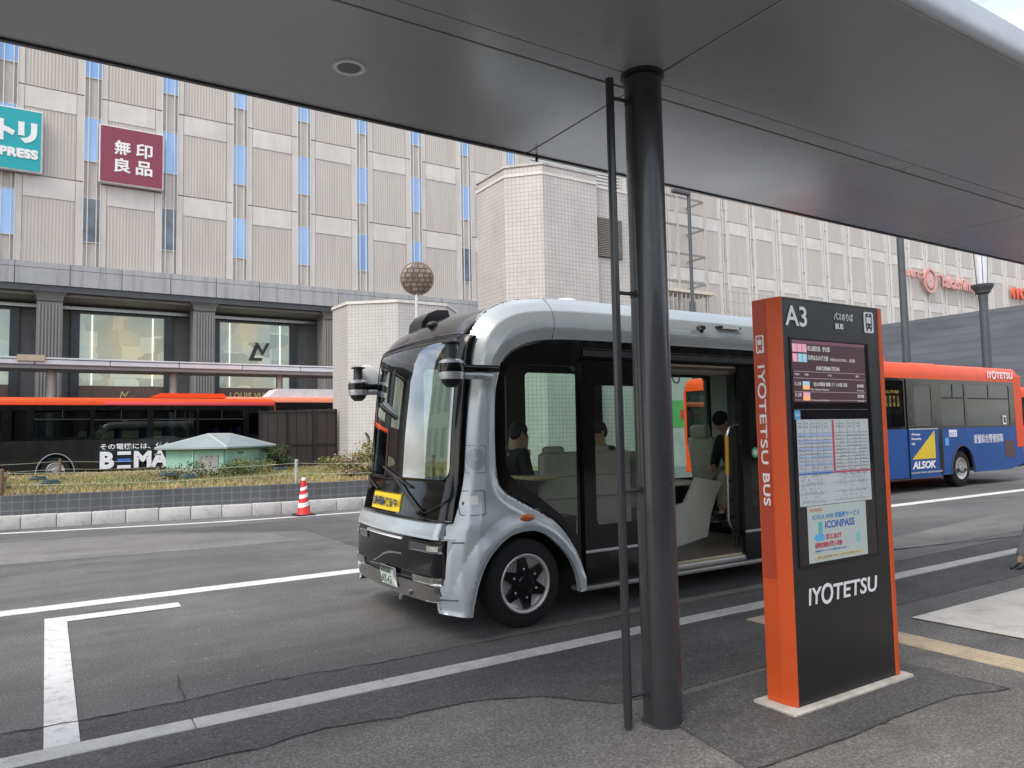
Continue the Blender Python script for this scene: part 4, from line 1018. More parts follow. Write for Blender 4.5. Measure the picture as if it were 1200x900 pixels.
bent('seam', [rect(yl, yr, vz(2.505), vz(2.515))], M_front(.0015), BLACK, mini, .1)
# wipers
for (p, q, r_c) in (((5.76, 1.00), (6.35, 1.27), 0), ((6.95, 1.14), (7.1, 1.22), 1)):
    c = MB(); P = []
    for i in range(9):
        t = i/8; y = p[0]+(q[0]-p[0])*t; z = p[1]+(q[1]-p[1])*t
        P.append(tuple(M_front(.028)(np.array([y]), np.array([vz(z)]))[0]))
    c.tube(P, .011, 8); P2 = [tuple(M_front(.016)(np.array([q[0]-.35+.7*i/8]), np.array([vz(q[1]-.08+.16*i/8)]))[0]) for i in range(9)]
    c.tube(P2, .009, 8); c.ell(P[0], (.03, .03, .03)); w_ = c.build('wiper', MBLACK, mini)
c = MB(); P = [tuple(M_front(.02)(np.array([y]), np.array([vz(z)]))[0]) for y, z in ((5.78, 1.03), (5.7, .99), (5.66, 1.0), (5.5, 1.06), (5.42, 1.12))]
c.tube(P, .005, 6); c.build('washer_hose', BLACK, mini)
# roof front camera housing
c = MB(); c.slab([[(3.04, 2.60), (3.06, 2.74), (3.12, 2.82), (3.22, 2.865), (3.34, 2.87), (3.36, 2.80), (3.15, 2.62)]], XZ(6.45), .30); c.build('roof_pod', GBLACK, mini, 30)
c = MB(); c.ell((3.03, 6.15, 2.66), (.07, .05, .04)); c.build('front_camera', BLACK, mini)
c = MB(); c.ell((4.45, 6.0, 2.955), (.13, .13, .05)); c.build('antenna_dome', WHITEP, mini)
# side details
def side_y(x, z): return float(YN+side_d(np.array([x]), np.array([z]))[0])
for (x, z) in ((2.995, 1.44),):
    y = side_y(x, z); SO = lambda o_: (lambda u, v: M_side(u, v)-np.array([[0, o_, 0]]))
    sp = bent('speaker_grille', [rrect(x-.075, x+.085, z-.115, z+.115, .02), rrect(x-.070, x+.080, z-.110, z+.110, .018)], SO(.002), mat('shadow grey', (.16, .18, .19), .6), mini, .05)
    c = MB()
    for k in range(5):
        r0 = .018+.012*k
        for a in range(8+5*k):
            q = 2*PI*a/(8+5*k); c.ell((x+.005+r0*math.cos(q), side_y(x+.005+r0*math.cos(q), z+r0*1.25*math.sin(q))-.001, z+r0*1.25*math.sin(q)), (.0055, .004, .0055), 8, 4)
    c.build('grille_holes', mat('shadow grey', (.16, .18, .19), .6), sp, None)
y = side_y(2.95, 1.08); hb = bent('charge_flap', [rrect(2.855, 3.06, .985, 1.185, .02), rrect(2.861, 3.054, .991, 1.179, .018)], SO(.0015), DGREY, mini, .05)
bent('notice_sticker', [rect(2.93, 3.0, 1.07, 1.14)], SO(.002), WHITEP, hb, .05)
c = MB(); c.lathe([(.016, -.006), (.012, -.010), (0, -.010)], (2.89, side_y(2.89, 1.085)+.004, 1.085), 'Y', 16); c.build('lock', STEEL, hb)
c = MB(); c.ell((3.465, side_y(3.465, .93)-.004, .93), (.075, .018, .032), 20, 10); c.build('side_marker', mat('amber lens', (.55, .12, .015), .12, 0, .15, 30, coat=.6), mini)
for (a, c_, z) in ((2.70, 2.86, .775), (2.68, 2.80, .325)):
    P = [(x, side_y(x, z)-.001, z) for x in np.linspace(a, c_, 8)]; c = MB(); c.tube(P, .0055, 6); c.build('rubber_strip', BLACK, mini)
P = [(3.80+.02*0, side_y(3.81, z)-.0005, z) for z in np.linspace(2.475, 2.86, 10)]; c = MB(); c.tube(P, .0028, 5); c.build('roof_seam', DGREY, mini)
c = MB(); c.box((5.58, YN-.055, 2.655), (5.66, YN+.06, 2.70), .018, 2); c.tube([(5.60, YN-.02, 2.665), (5.57, YN-.07, 2.635)], .022, 12); c.build('side_camera', BLACK, mini)
c = MB(); c.box((5.86, YN-.04, 2.69), (6.20, YN+.06, 2.715), .01, 2); dlm = c.build('door_lamp', BLACK, mini)
c = MB(); c.box((5.92, YN-.042, 2.683), (6.16, YN+.0, 2.6895)); c.box((5.92, YN-.046, 2.688), (6.16, YN-.0415, 2.712)); c.build('lamp_tube', mat('lamp tube white', (.8, .76, .76), .3), dlm, None)
# dark glazed side between the silver frames: fixed window, black frame, door way
YG = YN+.05
front_pane = [p for p in catmull([(4.07, .30), (4.075, .47), (3.985, .655), (3.815, .87), (3.505, 1.05), (3.285, 1.175), (3.215, 1.31), (3.20, 1.6), (3.21, 1.95), (3.235, 2.1), (3.30, 2.26), (3.46, 2.38), (3.76, 2.455), (4.10, 2.475)], 5)]
# glazing: black border with see-through centre
gp = [p for p in front_pane]+[(4.10, .30)]
see = rrect(3.30, 4.03, 1.30, 2.26, .10, 5)
see = [(3.30, 1.40), (3.33, 1.30), (3.42, 1.22), (3.62, 1.10), (3.86, .92), (4.0, .76), (4.05, .72), (4.06, 2.24), (3.42, 2.24), (3.335, 2.20), (3.30, 2.12)]
c = MB(); c.slab([gp, see], XZ(YG), .012); fw = c.build('front_window', GBLACK, mini, None)
c = MB(); c.slab([[p for p in see]], XZ(YG+.004), .006); c.build('window_glass', NEARG, fw, None)
# header band above doors
c = MB(); c.box((4.10, YG, 2.31), (8.05, YG+.10, 2.478), .004, 1); hd = c.build('door_header', GBLACK, mini, None)
c = MB(); c.box((4.15, YG-.012, 2.335), (7.9, YG-.001, 2.40), .004, 1); c.box((4.15, YG-.018, 2.405), (7.9, YG-.001, 2.412)); c.build('header_rail', mat('dark rail', (.03, .03, .032), .25, .3), hd, None)
c = MB(); c.box((5.15, YG+.02, 2.285), (6.20, YG+.10, 2.305)); c.build('door_trim', mat('tan trim', (.30, .25, .18), .6), hd, None)
# open door leaf slid forwards, second leaf slid back
for (a, d_, g0, g1) in ((4.10, 5.12, 4.235, 5.03), (6.20, 7.16, 6.33, 7.06)):
    y = YG-.035
    fr = rrect(a, d_, .285, 2.30, .03); ho = rrect(g0, g1, .80, 2.07, .05)
    c = MB(); c.slab([fr, ho], XZ(y), .045); dr = c.build('door_leaf', GBLACK, mini, 30)
    c = MB(); c.slab([ho], XZ(y+.012), .006); c.build('door_glass', NEARG if a < 5 else LOWG, dr, None)
    c = MB(); c.box((a+.0, y-.008, .560), (d_-.0, y+.004, .585), .003, 1); c.build('door_moulding', SILVERT, dr, None)
c = MB(); c.lathe([(.055, 0), (.055, -.002), (0, -.002)], (6.40, YG-.036, 1.39), 'Y', 24); gs = c.build('door_button', mat('green sticker', (.06, .42, .22), .4), mini, None)
c = MB(); c.lathe([(.03, -.0025), (.03, -.004), (0, -.004)], (6.40, YG-.036, 1.39), 'Y', 20); c.build('button_mark', WHITEP, gs, None)
c = MB(); c.box((7.16, YG, .30), (8.02, YG+.03, 2.31)); c.build('rear_window', GBLACK, mini, None)
# sill
c = MB(); c.box((4.03, YG-.025, .275), (5.14, YG+.03, .30), .006, 1); c.box((4.03, YN+.02, .315-.09), (7.25, YG+.12, .272), .02, 2); c.build('sill', mat('grey sill', (.32, .31, .30), .45, .3), mini)
c = MB(); c.box((5.13, YG-.03, .275), (7.2, YG+.05, .335), .02, 2); c.build('step_edge', mat('aluminium step', (.42, .41, .38), .4, .6), mini)
c = MB(); c.box((5.14, YG+.0, .336), (6.19, YG+.03, .352), .003, 1); c.build('step_nosing', mat('pale step nosing', (.45, .40, .28), .6), mini)
# underside, floor, far wall, rear
c = MB(); c.box((4.1, YN+.12, .22), (7.1, YF_-.12, .335)); c.build('chassis', MBLACK, mini, None)
def floor_mat():
    m, t, b, o = _nodes('wood effect floor'); v = _coord(t, 'Object', (1, 9, 1)); n = _noise(t, v, 3, 4)
    t.links.new(_ramp(t, n, [(.3, (.075, .06, .05)), (.7, (.14, .115, .095))]), b.inputs['Base Color']); b.inputs['Roughness'].default_value = .45; return m
c = MB(); c.box((4.1, YN+.10, .337), (7.1, YF_-.10, .36)); c.box((2.95, YN+.55, .56), (4.1, YF_-.55, .60)); c.box((7.1, YN+.55, .56), (8.5, YF_-.55, .60)); c.build('floor', floor_mat(), mini, None)
for x0 in (2.88, 7.2):
    for ya, yb in ((YN+.06, YN+.58), (YF_-.58, YF_-.06)):
        c = MB(); c.box((x0, ya, .85), (x0+1.16, yb, .90)); yi = yb if ya < 6 else ya
        c.box((x0, yi-.01, .3), (x0+1.16, yi+.01, .849)); c.box((x0+1.12, ya, .3), (x0+1.15, yb-.012 if ya < 6 else yb, .849)); c.build('wheel_housing', MBLACK, mini, None)
far = [rect(3.0, 8.5, .34, 2.5)]
holes = [rrect(3.45, 4.50, 1.15, 2.36, .06), rrect(4.76, 5.56, 1.0, 2.36, .06), rrect(5.92, 6.85, .95, 2.36, .05), rrect(7.0, 7.78, 1.0, 2.36, .06)]
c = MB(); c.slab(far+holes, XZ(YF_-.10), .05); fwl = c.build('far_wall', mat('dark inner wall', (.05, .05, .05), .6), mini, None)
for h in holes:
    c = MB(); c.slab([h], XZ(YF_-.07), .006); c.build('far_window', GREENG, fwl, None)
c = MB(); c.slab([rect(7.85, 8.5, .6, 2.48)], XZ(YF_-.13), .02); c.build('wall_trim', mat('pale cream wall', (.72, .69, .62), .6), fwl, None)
c = MB(); c.slab([rect(YN+.1, YF_-.1, .34, 2.6), rrect(5.85, 6.95, 1.25, 2.35, .08)], lambda u, v, w: Vector((8.42+w, u, v)), .05); c.build('rear_wall', CREAM, mini, None)
c = MB(); c.slab([rrect(5.85, 6.95, 1.25, 2.35, .08)], lambda u, v, w: Vector((8.44+w, u, v)), .01); c.build('rear_window', GREENG, mini, None)
c = MB(); c.box((8.48, YN+.15, .25), (8.60, YF_-.15, 1.2), .03, 1); c.build('rear_panel', SILVER, mini)
c = MB(); c.box((3.3, YN+.16, 2.46), (8.4, YF_-.16, 2.50)); cl = c.build('ceiling', CREAM, mini, None)
c = MB(); c.box((4.15, YG+.10, 2.22), (8.1, YG+.24, 2.46), .03, 1); c.build('door_gear_cover', mat('grey inner cover', (.20, .19, .17), .6), mini)
# interior: seats, partition, table, rails, straps
def seat(x, y, z, rz, head=True, w=.46):
    mt = Matrix.Translation((x, y, z)) @ Matrix.Rotation(rz, 4, 'Z')
    c = MB(); c.box((-.22, -w/2, .0), (.24, w/2, .13), .04, 3, mt); st = c.build('seat', SEATM, mini)
    c = MB(); c.box((-.30, -w/2, .05), (-.18, w/2, .66), .045, 3, mt @ Matrix.Rotation(-.12, 4, 'Y')); c.build('backrest', SEATM, st)
    if head: c = MB(); c.box((-.31, -.15, .64), (-.21, .15, .82), .04, 3, mt @ Matrix.Rotation(-.12, 4, 'Y')); c.build('headrest', SEATM, st)
    c = MB(); c.box((-.15, -.15, -.42), (.15, .15, 0), .02, 1, mt); c.build('seat_base', mat('dark seat base', (.06, .06, .06), .6), st)
    return st
for x0, x1 in ((4.30, 4.86), (4.90, 5.50)):
    c = MB(); c.box((x0, 6.26, .50), (x1, 6.38, 1.44), .05, 3); bk = c.build('bench_backrest', SEATM, mini)
    c = MB(); c.box((x0+.05, 6.26, 1.40), (x0+.30, 6.37, 1.50), .04, 3); c.build('headrest', SEATM, bk)
    c = MB(); c.box((x0+.04, 6.252, .95), (x1-.04, 6.262, .965)); c.box((x0+.04, 6.252, 1.18), (x1-.04, 6.262, 1.19)); c.build('seam', mat('seat seam', (.22, .20, .17), .7), bk, None)
    c = MB(); c.box((x0, 6.38, .70), (x1, 6.80, .82), .04, 3); c.build('bench_seat', SEATM, mini)
seat(3.98, 6.75, .86, PI, True); seat(5.30, 6.9, .80, PI, False); seat(3.5, 6.75, .90, PI, False)
seat(5.62, 6.55, .78, PI, False); seat(6.95, 6.05, .90, PI, True); seat(7.6, 6.9, .92, 0, True)
c = MB(); c.slab([[(5.60, .40), (5.60, .84), (5.80, .865), (5.99, 1.125), (6.40, 1.06), (6.30, .93), (6.20, .72), (6.135, .48), (6.10, .475)]], XZ(5.78), .03); c.build('partition_panel', CREAM, mini, None)
c = MB(); c.box((5.55, 5.84, 1.04), (6.06, 6.12, 1.09), .02, 2); c.build('armrest', SEATM, mini)
c = MB(); c.box((4.0, 6.0, 1.18), (4.32, 6.9, 1.21), .01, 1); c.build('dashboard_shelf', mat('tan tray', (.36, .29, .14), .6), mini, None)
c = MB(); c.box((2.95, YN+.3, .9), (3.25, YF_-.3, 1.14), .06, 2); c.build('dashboard', DGREY, mini)
hr = [(6.34, 5.47, 1.69), (6.24, 5.46, 1.685), (6.16, 5.45, 1.65), (6.125, 5.45, 1.58), (6.115, 5.45, 1.2), (6.10, 5.45, .70), (6.12, 5.45, .64), (6.18, 5.46, .60), (6.34, 5.47, .585)]
c = MB(); c.tube(hr, .015, 12); hrl = c.build('handrail', STEEL, mini)
c = MB(); c.tube([(6.12, 5.45, 1.57), (6.112, 5.45, 1.17)], .021, 12); c.build('yellow_grip', mat('yellow grip', (.52, .28, .015), .5), hrl)
c = MB()
for z in (1.10, .90, .72): c.tube([(6.105, 5.45, z), (6.20, 5.47, z)], .018, 8)
c.build('rail_clamp', BLACK, hrl)
for (x, y) in ((6.36, 5.62), (6.52, 5.7), (5.2, 5.6)):
    c = MB(); c.tube([(x, y, .36), (x, y, 2.46)], .016, 10); c.build('grab_pole', DGREY, mini)
c = MB(); c.box((6.28, 5.46, .5), (6.34, 5.56, 2.3)); c.build('door_post', MBLACK, mini, None)
STR = mat('orange strap', (.42, .16, .05), .6)
for (x, y) in ((5.42, 5.9), (5.86, 5.9), (6.05, 6.3)):
    c = MB(); c.box((x-.015, y-.004, 2.26), (x+.015, y+.004, 2.46)); s_ = c.build('hanging_strap', STR, mini, None)
    c = MB(); c.tube([(x+.05*math.cos(a*PI/8+PI/2), y, 2.21+.05*math.sin(a*PI/8+PI/2)) for a in range(17)], .007, 8, False); c.build('strap_ring', mat('brown ring', (.16, .08, .04), .4), s_)
# wheels
for (x, y, sd_) in ((3.46, YN+.035, -1), (2*XM-3.46, YN+.035, -1), (3.46, YF_-.035, 1), (2*XM-3.46, YF_-.035, 1)):
    wheel(mini, (x, y, .375), .375, sd_, .245, .22, 'star')
# lidar towers
def lidar(x, y, side, parent, sc=1.):
    nm = 'lidar_unit'
    c = MB(); c.lathe([(0, 2.015), (.042, 2.02), (.072, 2.045), (.085, 2.075)], (x, y, 0), 'Z', 28); lu = c.build(nm, BLACK, parent, 60)
    c = MB(); c.lathe([(.099, 2.078), (.103, 2.12), (.103, 2.135), (.099, 2.137)], (x, y, 0), 'Z', 40); c.lathe([(.099, 2.205), (.099, 2.222), (.072, 2.238), (.06, 2.24)], (x, y, 0), 'Z', 40); c.build('silver_band', SILVERT, lu)
    c = MB(); c.lathe([(.105, 2.138), (.106, 2.17), (.105, 2.204)], (x, y, 0), 'Z', 40); c.build('black_band', GBLACK, lu)
    c = MB(); c.lathe([(.054, 2.24), (.049, 2.255), (.048, 2.355), (.054, 2.36), (.072, 2.363), (.072, 2.376), (.05, 2.382), (0, 2.386)], (x, y, 0), 'Z', 36); c.build('scanner_head', BLACK, lu)
    c = MB(); c.box((x+.09, y-.05, 2.145), (x+.42, y+.05, 2.20), .012, 2); c.box((x+.30, y-.04 if side < 0 else y-.15, 2.15), (x+.42, y+.15 if side < 0 else y+.04, 2.20), .01, 1); c.build('arm', GBLACK, lu)
    c = MB(); c.box((x+.09, y-.055, 2.085), (x+.36, y+.055, 2.140), .015, 2); c.build('arm_lower', SILVERT, lu)
    return lu
lidar(2.70, 5.17, -1, mini); l2 = lidar(2.80, 7.50, 1, mini)
mt = Matrix.Translation((2.93, 7.60, 2.28)) @ Matrix.Rotation(.5, 4, 'Y')
c = MB(); c.ell((2.95, 7.60, 2.26), (.14, .03, .16), 24, 14, Matrix.Rotation(-.35, 4, 'Y').to_3x3()); c.build('mirror_shell', WHITEP, l2)

# ------------------------------------------------------------------ city buses
TANS = mat('seat blue moquette', (.05, .10, .28), .8, 0, .2, 20)
INN = mat('bus interior grey', (.30, .31, .30), .7)
def city_bus(loc, L_, label, roofm, lowm, wins, wheels, zg=0., W=2.45, H=3.08, zs=1.55, zw=2.80, front='left', bandm=GBLACK, door=None, group='city buses', seats=True, roofend=None, trim=None):
    x0, y0 = loc
    r = root('city_bus', (x0+L_/2, y0+W/2, zg), label, 'bus', group)
    X = lambda u: x0+u
    # lower panel with wheel arches
    for side in (0, 1):
        P = [(X(0.06), zg+.36)]
        for wx in wheels:
            for i in range(13):
                a = PI-PI*i/12; P.append((X(wx)+.58*math.cos(a), zg+.36+.0+.72*math.sin(a)))
        P += [(X(L_-.9), zg+.36), (X(L_-.05), zg+.50), (X(L_-.05), zg+zs), (X(.06), zg+zs)]
        c = MB(); y = y0 if side == 0 else y0+W
        c.slab([P], XZ(y, 1 if side == 0 else -1), .04); lp_ = c.build('lower_panel', lowm, r, None)
        if side == 0:
            for wx in wheels:
                c = MB(); c.tube([(X(wx)+.585*math.cos(PI*i/16), y-.004, zg+.36+.725*math.sin(PI*i/16)) for i in range(17)], .018, 6); c.build('arch_trim', trim or MBLACK, lp_)
        # glazed band
        H_ = [rrect(X(a), X(b_), zg+c_, zg+d_, .05, 3) for (a, b_, c_, d_) in wins]
        c = MB(); c.slab([rect(X(.06), X(L_-.05), zg+zs+.002, zg+zw)]+H_, XZ(y, 1 if side == 0 else -1), .04); bn = c.build('window_band', bandm, r, None)
        for h, (a, b_, c_, d_) in zip(H_, wins):
            c = MB(); c.slab([h], XZ(y+(.012 if side == 0 else -.018)), .006); wn = c.build('window', LOWG, bn, None)
            if side == 0 and b_-a > 1.1:
                c = MB(); zz = zg+d_-(d_-c_)*.34
                c.box((X(a), y+.002, zz-.018), (X(b_), y+.011, zz+.018)); c.box((X((a+b_)/2)-.012, y+.002, zz), (X((a+b_)/2)+.012, y+.011, zg+d_)); c.build('window_bar', MBLACK, wn, None)
    # rounded roof
    sec = [(0, zw), (0, 2.90)]+[(.20-.20*math.cos(a*PI/2/6), 2.90+(H-2.93)*math.sin(a*PI/2/6)) for a in range(1, 7)]+[(W/2, H)]
    sec = sec+[(W-p[0], p[1]) for p in sec[::-1][1:]]
    c = MB(); V = []; n = len(sec)
    st = [(0.10, .75), (.03, .25), (.0, 0), (0, 0), (.03, .25), (.10, .75)]
    us = [0, .06, .16, L_-.16, L_-.06, L_]
    for u, (ins, dr) in zip(us, st):
        for (yy, zz) in sec:
            yv = W/2+(yy-W/2)*(1-ins*.5); zv = zw+(zz-zw)*(1-dr*.55); V.append((X(u), y0+yv, zg+zv))
    F = [(i*n+j, i*n+j+1, (i+1)*n+j+1, (i+1)*n+j) for i in range(len(us)-1) for j in range(n-1)]
    F += [tuple(range(n)), tuple(range((len(us)-1)*n, len(us)*n))]
    if isinstance(roofm, tuple):
        c.add(V, F); ro = c.build('roof', list(roofm[0:1]), r, 50)
        b2 = MB(); b2.box((X(roofm[2]), y0-.006, zg+zw+.004), (X(L_-.06), y0+.16, zg+2.92), .03, 2); b2.build('roof_wrap', roofm[1], ro)
    else: c.add(V, F); ro = c.build('roof', roofm, r, 50)
    # ends
    c = MB(); c.box((X(0), y0+.02, zg+.35), (X(.055), y0+W-.02, zg+1.18), .02, 1); c.build('front_panel' if front == 'left' else 'rear_panel', roofm if not isinstance(roofm, tuple) else roofm[0], r)
    c = MB(); c.box((X(.005), y0+.12, zg+1.19), (X(.05), y0+W-.12, zg+2.78)); c.build('windscreen' if front == 'left' else 'rear_window', WSG, r, None)
    c = MB(); 
    for yy in (y0+.02, y0+W-.12): c.box((X(0), yy, zg+1.18), (X(.055), yy+.10, zg+zw))
    c.build('corner_pillar', roofm if not isinstance(roofm, tuple) else roofm[0], r, None)
    c = MB(); c.box((X(L_-.055), y0+.02, zg+.5), (X(L_), y0+W-.02, zg+zw), .02, 1); c.build('rear_panel' if front == 'left' else 'front_panel', roofm if not isinstance(roofm, tuple) else roofm[0], r)
    # insides
    c = MB(); c.box((X(.1), y0+.06, zg+.40), (X(L_-.1), y0+W-.06, zg+.48)); c.box((X(wheels[0]-.7), y0+.35, zg+.3), (X(wheels[-1]+.7), y0+W-.35, zg+.5)); c.build('floor', MBLACK, r, None)
    c = MB(); c.box((X(.1), y0+.06, zg+zw+.02), (X(L_-.1), y0+W-.06, zg+zw+.05)); c.build('ceiling', INN, r, None)
    if seats:
        u = 1.8
        while u < L_-1:
            for yy in (.30, W-.95):
                c = MB(); c.box((X(u), y0+yy, zg+.9), (X(u+.12), y0+yy+.6, zg+1.95), .05, 2); c.box((X(u), y0+yy, zg+.85), (X(u+.45), y0+yy+.6, zg+1.0), .04, 1); c.build('seat', TANS, r)
            u += .85 if u > 4 else 1.6
    for wx in wheels:
        wheel(r, (X(wx), y0+.07, zg+.48), .48, -1, .28, .26, 'plain'); wheel(r, (X(wx), y0+W-.07, zg+.48), .48, 1, .28, .26, 'plain')
        c = MB(); c.box((X(wx)-.6, y0+.36, zg+.35), (X(wx)+.6, y0+.40, zg+1.1)); c.build('wheel_well', MBLACK, r, None)
    return r

# blue and orange bus, front to the left, rear at the right
bx, by = 14.35, 10.20
bb = city_bus((bx, by), 9.45, 'orange roofed blue city bus passing behind the bus stop sign', ORANGE, BLUEP,
     [(.35, 1.5, 1.62, 2.74), (1.7, 2.3, 1.62, 2.74), (2.38, 3.42, 1.60, 2.74), (5.13, 6.28, 1.62, 2.70), (6.42, 8.72, 1.60, 2.70)], (2.0-.3, 6.05), H=3.24, trim=DGREY)
c = MB(); c.box((bx+9.02, by-.008, .95), (bx+9.46, by+.12, 3.0), .02, 1); c.build('rear_corner', ORANGE, bb)
# middle door
c = MB(); fr = rect(bx+3.52, bx+5.06, .40, 2.78)
c.slab([fr, rrect(bx+3.86, bx+4.62, 1.62, 2.60, .04)], XZ(by-.02), .018); d_ = c.build('door', GBLACK, bb, None)
c = MB(); c.slab([rrect(bx+3.86, bx+4.62, 1.62, 2.60, .04)], XZ(by-.012), .006); c.build('door_glass', LOWG, d_, None)
c = MB(); c.slab([rect(bx+3.54, bx+4.86, .34, 1.54)], XZ(by-.026), .005); dp = c.build('blue_door_panel', BLUEP, d_, None)
c = MB(); c.box((bx+3.54, by-.032, .45), (bx+4.95, by-.022, .49)); c.build('door_sill', SILVERT, d_, None)
c = MB(); c.slab([[(bx+3.62, .80), (bx+4.68, .80), (bx+4.68, 1.50)]], XZ(by-.029), .002); c.build('yellow_triangle', YEL, d_, None)
text('door_lettering', 'ALSOK', (bx+3.60, by-.03, .56), .3, WHITET, d_, bold=.012, ext=.002, width=1.08, height=.19, shear=.2)
text('door_lettering', 'Always', (bx+3.62, by-.03, 1.37), .1, WHITET, d_, bold=.002, ext=.001, width=.40, height=.075)
text('door_lettering', 'Security', (bx+3.62, by-.03, 1.26), .1, WHITET, d_, bold=.002, ext=.001, width=.44, height=.075)
text('door_lettering', 'OK', (bx+3.62, by-.03, 1.15), .1, WHITET, d_, bold=.002, ext=.001, width=.16, height=.06)
c = MB(); c.box((bx+3.55, by-.03, 1.535), (bx+4.85, by-.022, 1.55)); c.build('white_rule', WHITET, d_, None)
text('lettering', '愛媛綜合警備保障', (bx+6.66, by-.004, 1.12), .3, WHITET, bb, bold=.0, ext=.002, width=1.58, height=.24)
wordmark('lettering', (bx+7.55, by-.014, 2.89), 1.42, .19, WHITET, bb)
c = MB(); c.slab([rect(bx+8.30, bx+8.85, .70, 1.16)], XZ(by-.006), .005); c.build('vent_grille', mat('brown grille', (.10, .05, .05), .6), bb, None)
c = MB(); c.slab([rrect(bx+8.28, bx+8.48, 1.62, 1.86, .02)], XZ(by-.004), .003); s_ = c.build('window_sticker', WHITET, bb, None)
c = MB(); c.slab([rect(bx+8.32, bx+8.44, 1.66, 1.82)], XZ(by-.006), .001); c.build('sticker_mark', SBLK, s_, None)
c = MB(); c.slab([rrect(bx+5.42, bx+5.80, 1.32, 1.50, .015)], XZ(by-.006), .005); c.build('info_plate', WHITET, bb, None)
text('plate_lettering', '出口 ', (bx+5.44, by-.008, 1.35), .1, PBLUE, bb, ext=.001, width=.30, height=.10)
c = MB(); c.slab([rrect(bx+5.22, bx+5.38, 1.10, 1.30, .02)], XZ(by-.006), .005); c.build('blue_sticker', PCY, bb, None)
c = MB(); c.box((bx+2.45, by+.03, 2.05), (bx+3.35, by+.06, 2.55)); db = c.build('destination_board', MBLACK, bb, None)
LEDO = glow('amber led', (1, .62, .22), .9)
text('led_text', '松山市駅', (bx+2.50, by+.026, 2.42), .1, LEDO, db, ext=.001, width=.78, height=.08)
for i in range(5): text('led_text', '久米道後'[i % 4]+'\n'+'石手川上'[i % 4]+'\n駅', (bx+2.50+.17*i, by+.026, 2.1), .09, LEDO, db, ext=.001, height=.27, width=.10)
c = MB(); c.slab([[(bx+1.2, 3.20), (bx+1.35, 3.55), (bx+3.0, 3.55), (bx+3.45, 3.38), (bx+3.45, 3.20)]], XZ(by+.45), 1.4); ac = c.build('roof_unit', ORANGE, bb, None)
c = MB(); c.box((bx+5.1, by+.7, 3.2), (bx+6.3, by+1.5, 3.31), .05, 2); c.build('roof_hatch', ORANGE, bb)
c = MB(); c.tube([(bx+.1, by+2.35, 2.75), (bx-.25, by+2.45, 2.6), (bx-.3, by+2.45, 2.2)], .02, 8); c.box((bx-.36, by+2.34, 1.85), (bx-.26, by+2.54, 2.25), .03, 2); c.build('mirror', MBLACK, bb)
c = MB(); 
for i in range(7): c.box((bx+9.45, by+.1, 1.55+.05*i), (bx+9.46, by+.35, 1.57+.05*i))
c.build('rear_vent', MBLACK, bb, None)
c = MB(); c.box((bx+9.40, by+.0, .42), (bx+9.50, by+2.4, .78), .03, 1); c.build('rear_bumper', DGREY, bb)

# black advertising bus beyond the planting bed
px, py = -3.6, 30.6
kb = city_bus((px, py), 11.5, 'black city bus with red orange roof and white advert beyond the planting bed', (ORANGE, PINKR, 5.35), mat('black bus wrap', (.011, .011, .012), .2, 0, .2, 1, coat=.5),
     [(.3, 1.6, 1.6, 2.62), (1.75, 2.3, 1.6, 2.62), (2.6, 3.0, 1.6, 2.62), (3.24, 4.94, 1.66, 2.62), (5.07, 6.8, 1.58, 2.62), (7.0, 8.5, 1.58, 2.62), (8.6, 10.25, 1.58, 2.62), (10.45, 10.95, 1.66, 2.5)], (3.9, 9.1), zg=.15, H=3.10, trim=mat('grey arch trim', (.3, .3, .3), .5))
AD = XZ(py-.006)
text('advert_lettering', 'その電機には、使命がある', (1.66, py-.012, 1.33), .3, WHITET, kb, bold=.004, ext=.002, width=3.1, height=.22)
text('advert_lettering', 'B', (1.66, py-.012, .64), .6, WHITET, kb, bold=.03, ext=.002, width=.46, height=.62)
c = MB(); c.box((2.22, py-.014, 1.13), (2.66, py-.008, 1.25)); c.box((2.22, py-.014, .64), (2.66, py-.008, .75)); c.build('advert_bar', WHITET, kb, None)
c = MB(); c.box((2.22, py-.014, .87), (2.66, py-.008, .99)); c.build('advert_bar', mat('advert blue', (.05, .16, .60), .4), kb, None)
text('advert_lettering', 'MAC', (2.76, py-.012, .64), .6, WHITET, kb, bold=.03, ext=.002, width=1.7, height=.62)
c = MB(); c.box((1.66, py-.012, 1.29), (4.7, py-.008, 1.305)); c.build('advert_rule', mat('teal rule', (.03, .12, .11), .5), kb, None)
c = MB(); c.slab([[(3.3, 3.26), (3.7, 3.44), (6.0, 3.44), (6.1, 3.26)]], XZ(py+.5), 1.3); c.build('roof_unit', ORANGE, kb, None)
# dark bus behind it, pointing right
k2 = city_bus((5.4, 34.6), 10.8, 'dark navy bus with an orange roof edge and white roof unit behind the black fence', mat('pale orange roof edge', (.68, .20, .09), .3, 0, .06, 2, coat=.4), DKBLUE,
     [(.4, 2.2, 1.5, 2.6), (2.5, 4.3, 1.5, 2.6), (4.5, 6.3, 1.5, 2.6), (6.5, 8.4, 1.5, 2.6)], (2.4, 8.2), zg=.35, H=3.2, zw=2.92, group='city buses', front='right', seats=False)
c = MB(); c.slab([[(8.65, 3.5), (9.1, 3.92), (13.5, 3.92), (13.7, 3.5)]], XZ(34.9), 1.6); c.build('roof_unit', mat('white roof unit', (.66, .67, .70), .4), k2, None)
k4 = city_bus((16.5, 13.9), 9.2, 'orange bus standing beyond the blue one, its front seen through the minibus', ORANGE, ORANGE,
     [(.3, 1.5, 1.5, 2.7), (1.8, 3.4, 1.5, 2.7), (3.6, 5.2, 1.5, 2.7), (5.6, 8.2, 1.5, 2.7)], (2.2, 7.0), H=3.2, group='city buses', seats=False)
